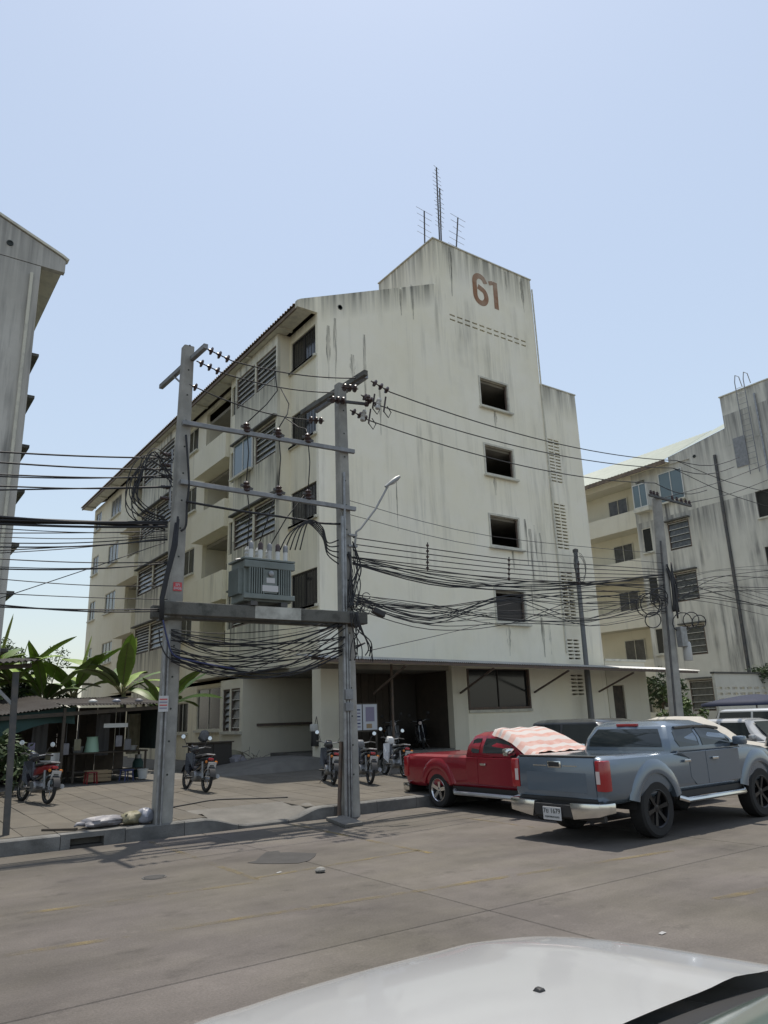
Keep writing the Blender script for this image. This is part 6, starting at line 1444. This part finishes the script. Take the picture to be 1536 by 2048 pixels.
# ------------------------------------------------------------------ plants
def banana(label, base, h, n, seed, young=1, spread=1.0, big=1.0):
    random.seed(seed); t = thing('banana_plant', label, 'plant', base, 0, 'banana plants behind the stall')
    part('stem', MB().lathe([(.13, 0), (.115, h*.3), (.09, h*.6), (.06, h*.85)], (0, 0, 0), (.03, .02, 1), 12), 'banana_stem', t, True)
    for i in range(n):
        az = 2*PI*i/n*1.0+random.uniform(-.3, .3); yg = i < young
        el = math.radians(82 if yg else random.uniform(35, 74)); L = big*random.uniform(1.3, 2.1)*(.9 if yg else 1); wd = big*random.uniform(.16, .25); droop = .1 if yg else random.uniform(.5, 1.25)
        p = Vector((.05*math.cos(az), .05*math.sin(az), h*.8)); d0 = Vector((math.cos(az), math.sin(az), 0)); sdir = Vector((-math.sin(az), math.cos(az), 0)); rows = []; N = 15
        mid = []
        for k in range(N+1):
            f = k/N; e = el-droop*f*1.1
            mid.append(p.copy()); p = p+(d0*math.cos(e)*spread+Vector((0, 0, math.sin(e))))*(L/N)
        tw = random.uniform(-.5, .5)
        for k in range(N+1):
            f = k/N; wv = 0.02 if f < .16 else wd*math.sin(PI*min(1, (f-.14)/.86))**.55*(1-.15*f)
            if k == N: wv = .01
            nrm = Vector((0, 0, 1)); s2 = (sdir*math.cos(tw)+nrm*math.sin(tw)).normalized()
            fold = .35 if not yg else .8
            rip = lambda q: 1-(.22*random.random() if random.random() < .35 else 0)
            a1, a2 = rip(0), rip(1)
            rows.append([mid[k]+s2*wv*a1-nrm*wv*fold*.35*a1+Vector((0, 0, .0)), mid[k]+s2*wv*.5, mid[k]+nrm*.012, mid[k]-s2*wv*.5, mid[k]-s2*wv*a2-nrm*wv*fold*.35*a2])
        lf = part('leaf', MB().grid(rows), 'banana_young' if yg else random.choice(('banana_leaf', 'banana_leaf', 'banana_leaf', 'banana_dark')), t, 2)
        part('midrib', MB().tube(mid, [.022*(1-.8*k/N) for k in range(N+1)], 5), 'banana_stem', lf, True)
    return t
banana('banana plant with broad upright leaves behind the left part of the stall', (4.2, 26.3, .37), 3.5, 12, 4, 1, 1.0, 1.2)
banana('tall banana plant with a ragged spear leaf at the far left', (3.6, 25.9, .37), 4.0, 12, 9, 2, .9, 1.2)
banana('banana plant with a bright yellow-green young leaf behind the stall roof', (7.6, 26.3, .37), 3.2, 13, 15, 2, 1.0, 1.3)
banana('low banana plant with dark drooping leaves beside the building', (8.9, 25.9, .37), 2.4, 11, 21, 0, 1.0, 1.1)
banana('banana plant between the stall roof and the building wall', (6.2, 27.0, .37), 3.1, 12, 33, 1, 1.0, 1.3)
banana('small banana plant with pale leaves at the left end of the stall roof', (2.9, 26.8, .37), 2.9, 11, 51, 1, 1.0, 1.1)
banana('banana plant with wide arching leaves behind the middle of the stall', (5.2, 26.4, .37), 2.8, 12, 57, 1, 1.0, 1.2)
def leafy(name, label, base, trunk_h, R, n, m, ls, cat='tree', group=None, seed=1, squash=1.0, fronds=False):
    random.seed(seed); t = wthing(name, label, cat, base, group); b = Vector(base)
    if trunk_h > 0:
        part('trunk', MB().tube([b, b+Vector((.05, 0, trunk_h*.5)), b+Vector((.0, .05, trunk_h))], [.09, .07, .05], 8), 'bark', t, True)
        for i in range(5):
            a = 2*PI*i/5; part('limb', MB().tube([b+Vector((0, 0, trunk_h*.85)), b+Vector((R*.35*math.cos(a), R*.35*math.sin(a), trunk_h+R*.2)), b+Vector((R*.7*math.cos(a), R*.7*math.sin(a), trunk_h+R*.5))], [.04, .025, .01], 5), 'bark', t, True)
    c = b+Vector((0, 0, trunk_h+R*.35*squash)); mb = MB()
    cl = [(c+Vector((random.gauss(0, R*.45), random.gauss(0, R*.45), random.gauss(0, R*.4*squash))), random.uniform(.25, .5)*R) for _ in range(16)]
    for i in range(n):
        o, r = random.choice(cl); d = Vector((random.gauss(0, 1), random.gauss(0, 1), random.gauss(0, 1))).normalized(); p = o+d*r*random.uniform(.5, 1)
        u = Vector((random.gauss(0, 1), random.gauss(0, 1), random.gauss(0, .6))).normalized(); v = u.cross(Vector((random.gauss(0, 1), random.gauss(0, 1), random.gauss(0, 1)))).normalized()
        s = ls*random.uniform(.6, 1.3); mb.add([p-u*s, p+v*s*.35, p+u*s, p-v*s*.35], [(0, 1, 2, 3)])
    part('crown', mb, m, t, recalc=False)
    return t
leafy('shrub', 'dense dark shrubbery filling the gap behind the stall', (4.6, 27.0, .37), .9, 1.5, 5000, 'leaf_dark', .10, 'shrub', 'shrubs behind the stall', 5, 1.0)
leafy('shrub', 'lighter thin shrub between the banana plants', (5.2, 31.5, .37), 2.9, 1.4, 5200, 'leaf_mid', .065, 'shrub', 'shrubs behind the stall', 6, 1.3)
leafy('shrub', 'dark leafy bush below the left building', (2.6, 20.4, .37), .4, 1.2, 2400, 'leaf_dark', .12, 'shrub', 'shrubs behind the stall', 7, 1.1)
leafy('shrub', 'dark bush at the left edge behind the shelter post', (1.6, 18.2, .34), .3, 1.1, 2200, 'leaf_dark', .11, 'shrub', 'shrubs behind the stall', 8, 1.2)
leafy('tree', 'distant pale tree between the two blocks above the stall', (8.4, 60, .37), 2.6, 2.6, 2600, 'leaf_mid', .26, 'tree', None, 9, .9)
leafy('shrub', 'green shrub beside the leaning pole right of the low wing', (30.6, 20.2, .37), .9, 1.0, 1400, 'leaf_mid', .12, 'shrub', 'shrubs by the right block', 10, 1.3)
leafy('shrub', 'dark overhanging bush at the corner of the low wing', (31.3, 21.8, .37), 1.9, .9, 1100, 'leaf_dark', .12, 'shrub', 'shrubs by the right block', 11, 1.1)
leafy('shrub', 'creeper growing on top of the boundary wall', (36.0, 19.1, 3.2), 0, .9, 900, 'leaf_dark', .09, 'shrub', 'shrubs by the right block', 12, .5)
# blue parasol roof on the right
pu = wthing('parasol', 'navy blue market parasol over the cars at the right edge', 'parasol', (27.8, 15.2, .3))
pc = at(1512, 1403, Y=15.2); rows = []
for i in range(5):
    f = i/4; rows.append([(pc.x+2.0*f*math.copysign(abs(math.cos(a))**.6, math.cos(a)), 15.2+1.5*f*math.copysign(abs(math.sin(a))**.6, math.sin(a)), 2.26-.30*f**1.5-(.0 if i < 4 else .0)) for a in [2*PI*j/24 for j in range(25)]])
rows.append([(p[0], p[1], p[2]-.10) for p in rows[-1]])
part('canopy', MB().grid(rows), 'tarp_blue', pu, 2)
part('pole', MB().tube([(pc.x, 15.2, .3), (pc.x, 15.2, 2.24)], .03, 8), 'steel', pu)
for j in range(8): a = 2*PI*j/8; part('rib', MB().tube([(pc.x, 15.2, 2.20), (pc.x+1.8*math.cos(a), 15.2+1.3*math.sin(a), 1.93)], .012, 5), 'steel', pu)

# ------------------------------------------------------------------ clutter round the stall and porch
cbn = wthing('cabinet', 'dark wooden cabinet standing against the wall behind the lone motorbike', 'cabinet', (10.0, 24.4, .38))
part('carcass', MB().box(9.4, 10.75, 24.25, 24.75, .38, 1.22), 'dark_board', cbn, bevel=.01); part('top', MB().box(9.35, 10.8, 24.2, 24.8, 1.221, 1.26), 'wood_dark', cbn)
for xx in (9.43, 10.09): part('door', MB().box(xx, xx+.63, 24.225, 24.248, .45, 1.18), 'grille', cbn)
sack('dark bundle sitting on top of the wooden cabinet', (9.85, 24.5, 1.262), (.17, .15, .36), 'cloth_grey', .3, 41, 'bundle', 'bundle')
sack('olive heap of sacks at the foot of the ground-floor window', (11.2, 25.3, .37), (.55, .42, .55), 'bag_olive', .4, 42, 'sack', 'sack')
sack('grey tarpaulin heap beside the wooden cabinet', (10.95, 24.4, .37), (.40, .36, .42), 'bag_grey', 1.4, 43, 'sack', 'sack')
random.seed(5)
mbw = MB()
for i in range(70):
    p = Vector((11.4+random.gauss(0, .35), 24.2+random.gauss(0, .35), .40+abs(random.gauss(0, .16)))); d = Vector((random.gauss(0, 1), random.gauss(0, 1), random.gauss(0, .5))).normalized()*random.uniform(.2, .5); mbw.tube([p, p+d*.5+Vector((0, 0, .02)), p+d], .008, 4)
tag(solo('brushwood', mbw, 'bark', 'pile of dry twigs beside the ramp to the porch', 'twigs'), None, None, None, 'stuff')
hb = wthing('hanging_bag', 'black and white bag hanging on the corner column of the porch', 'bag', (12.2, 21.25, 1.1))
part('bag', MB().loft([[(12.285-dx, 21.25+y*.13, z) for dx, y in ((0, -1), (.16, -.8), (.19, 0), (.16, .8), (0, 1))] for z in (1.05, 1.2, 1.5)]), 'black_plastic', hb, True, .02)
part('flap', MB().box(12.10, 12.285, 21.14, 21.36, 1.50, 1.72), 'plastic_white', hb, True, .02); part('strap', MB().tube([(12.27, 21.16, 1.7), (12.28, 21.25, 1.95), (12.27, 21.34, 1.7)], .01, 5), 'black_plastic', hb)
cool = wthing('cooler_box', 'pale blue cooler box on the ground left of the stall counter', 'cooler', (4.55, 22.6, zs))
part('box', MB().box(4.3, 4.85, 22.4, 22.8, zs, zs+.36), 'blue_glass', cool, bevel=.02); part('lid', MB().box(4.28, 4.87, 22.38, 22.82, zs+.362, zs+.43), 'plastic_white', cool, bevel=.015)
gas = thing('gas_cylinder', 'dark gas cylinder beside the right post of the stall', 'gas cylinder', (7.2, 22.9, zs)); part('bottle', MB().lathe([(.12, 0), (.15, .04), (.15, .42), (.10, .52), (.05, .55)], n=18), 'tarp_green', gas, True); part('collar', MB().lathe([(.09, .53), (.09, .64), (.08, .64), (.08, .53)], n=16, caps=False), 'steel', gas, True)
for i, (xx, zz, m) in enumerate(((4.95, 1.15, 'bag_grey'), (5.25, 1.25, 'bag_olive'), (6.35, 1.3, 'bag_grey'), (6.6, 1.2, 'cloth_grey'), (3.6, 1.3, 'cloth_grey'), (4.1, 1.2, 'paper_purple'))):
    t = thing('hanging_packet', ('grey packet hanging at the left of the stall front', 'olive packet hanging beside the stall middle post', 'pale grey packet hanging over the counter', 'dark grey packet hanging over the right counter end', 'grey packet hanging in the dark left half of the stall', 'purple packet hanging in the left half of the stall')[i], 'packet', (xx, 22.0, zz), 0, 'packets hung in the stall')
    part('packet', MB().box(-.09, .09, -.03, .03, 0, .3), m, t, True, .02); part('string', MB().tube([(0, 0, .3), (0, 0, .95)], .006, 4), 'cloth_grey', t)
for i, (xx, yy, m, lb) in enumerate(((5.55, 21.55, 'bike_red', 'small red plastic stool in front of the stall counter'), (6.5, 21.6, 'blue_cable', 'small blue plastic stool in front of the stall counter'))):
    t = thing('stool', lb, 'stool', (xx, yy, pave_z(21)), .3*i, 'stools at the stall'); part('seat', MB().box(-.14, .14, -.14, .14, .27, .30), m, t, True, .015)
    for a in (-.11, .11):
        for b in (-.11, .11): part('leg', MB().beam((a, b, .27), (a*1.2, b*1.2, 0), .03, .03), m, t)
for o in bpy.data.objects:
    if '_w' in o: del o['_w']
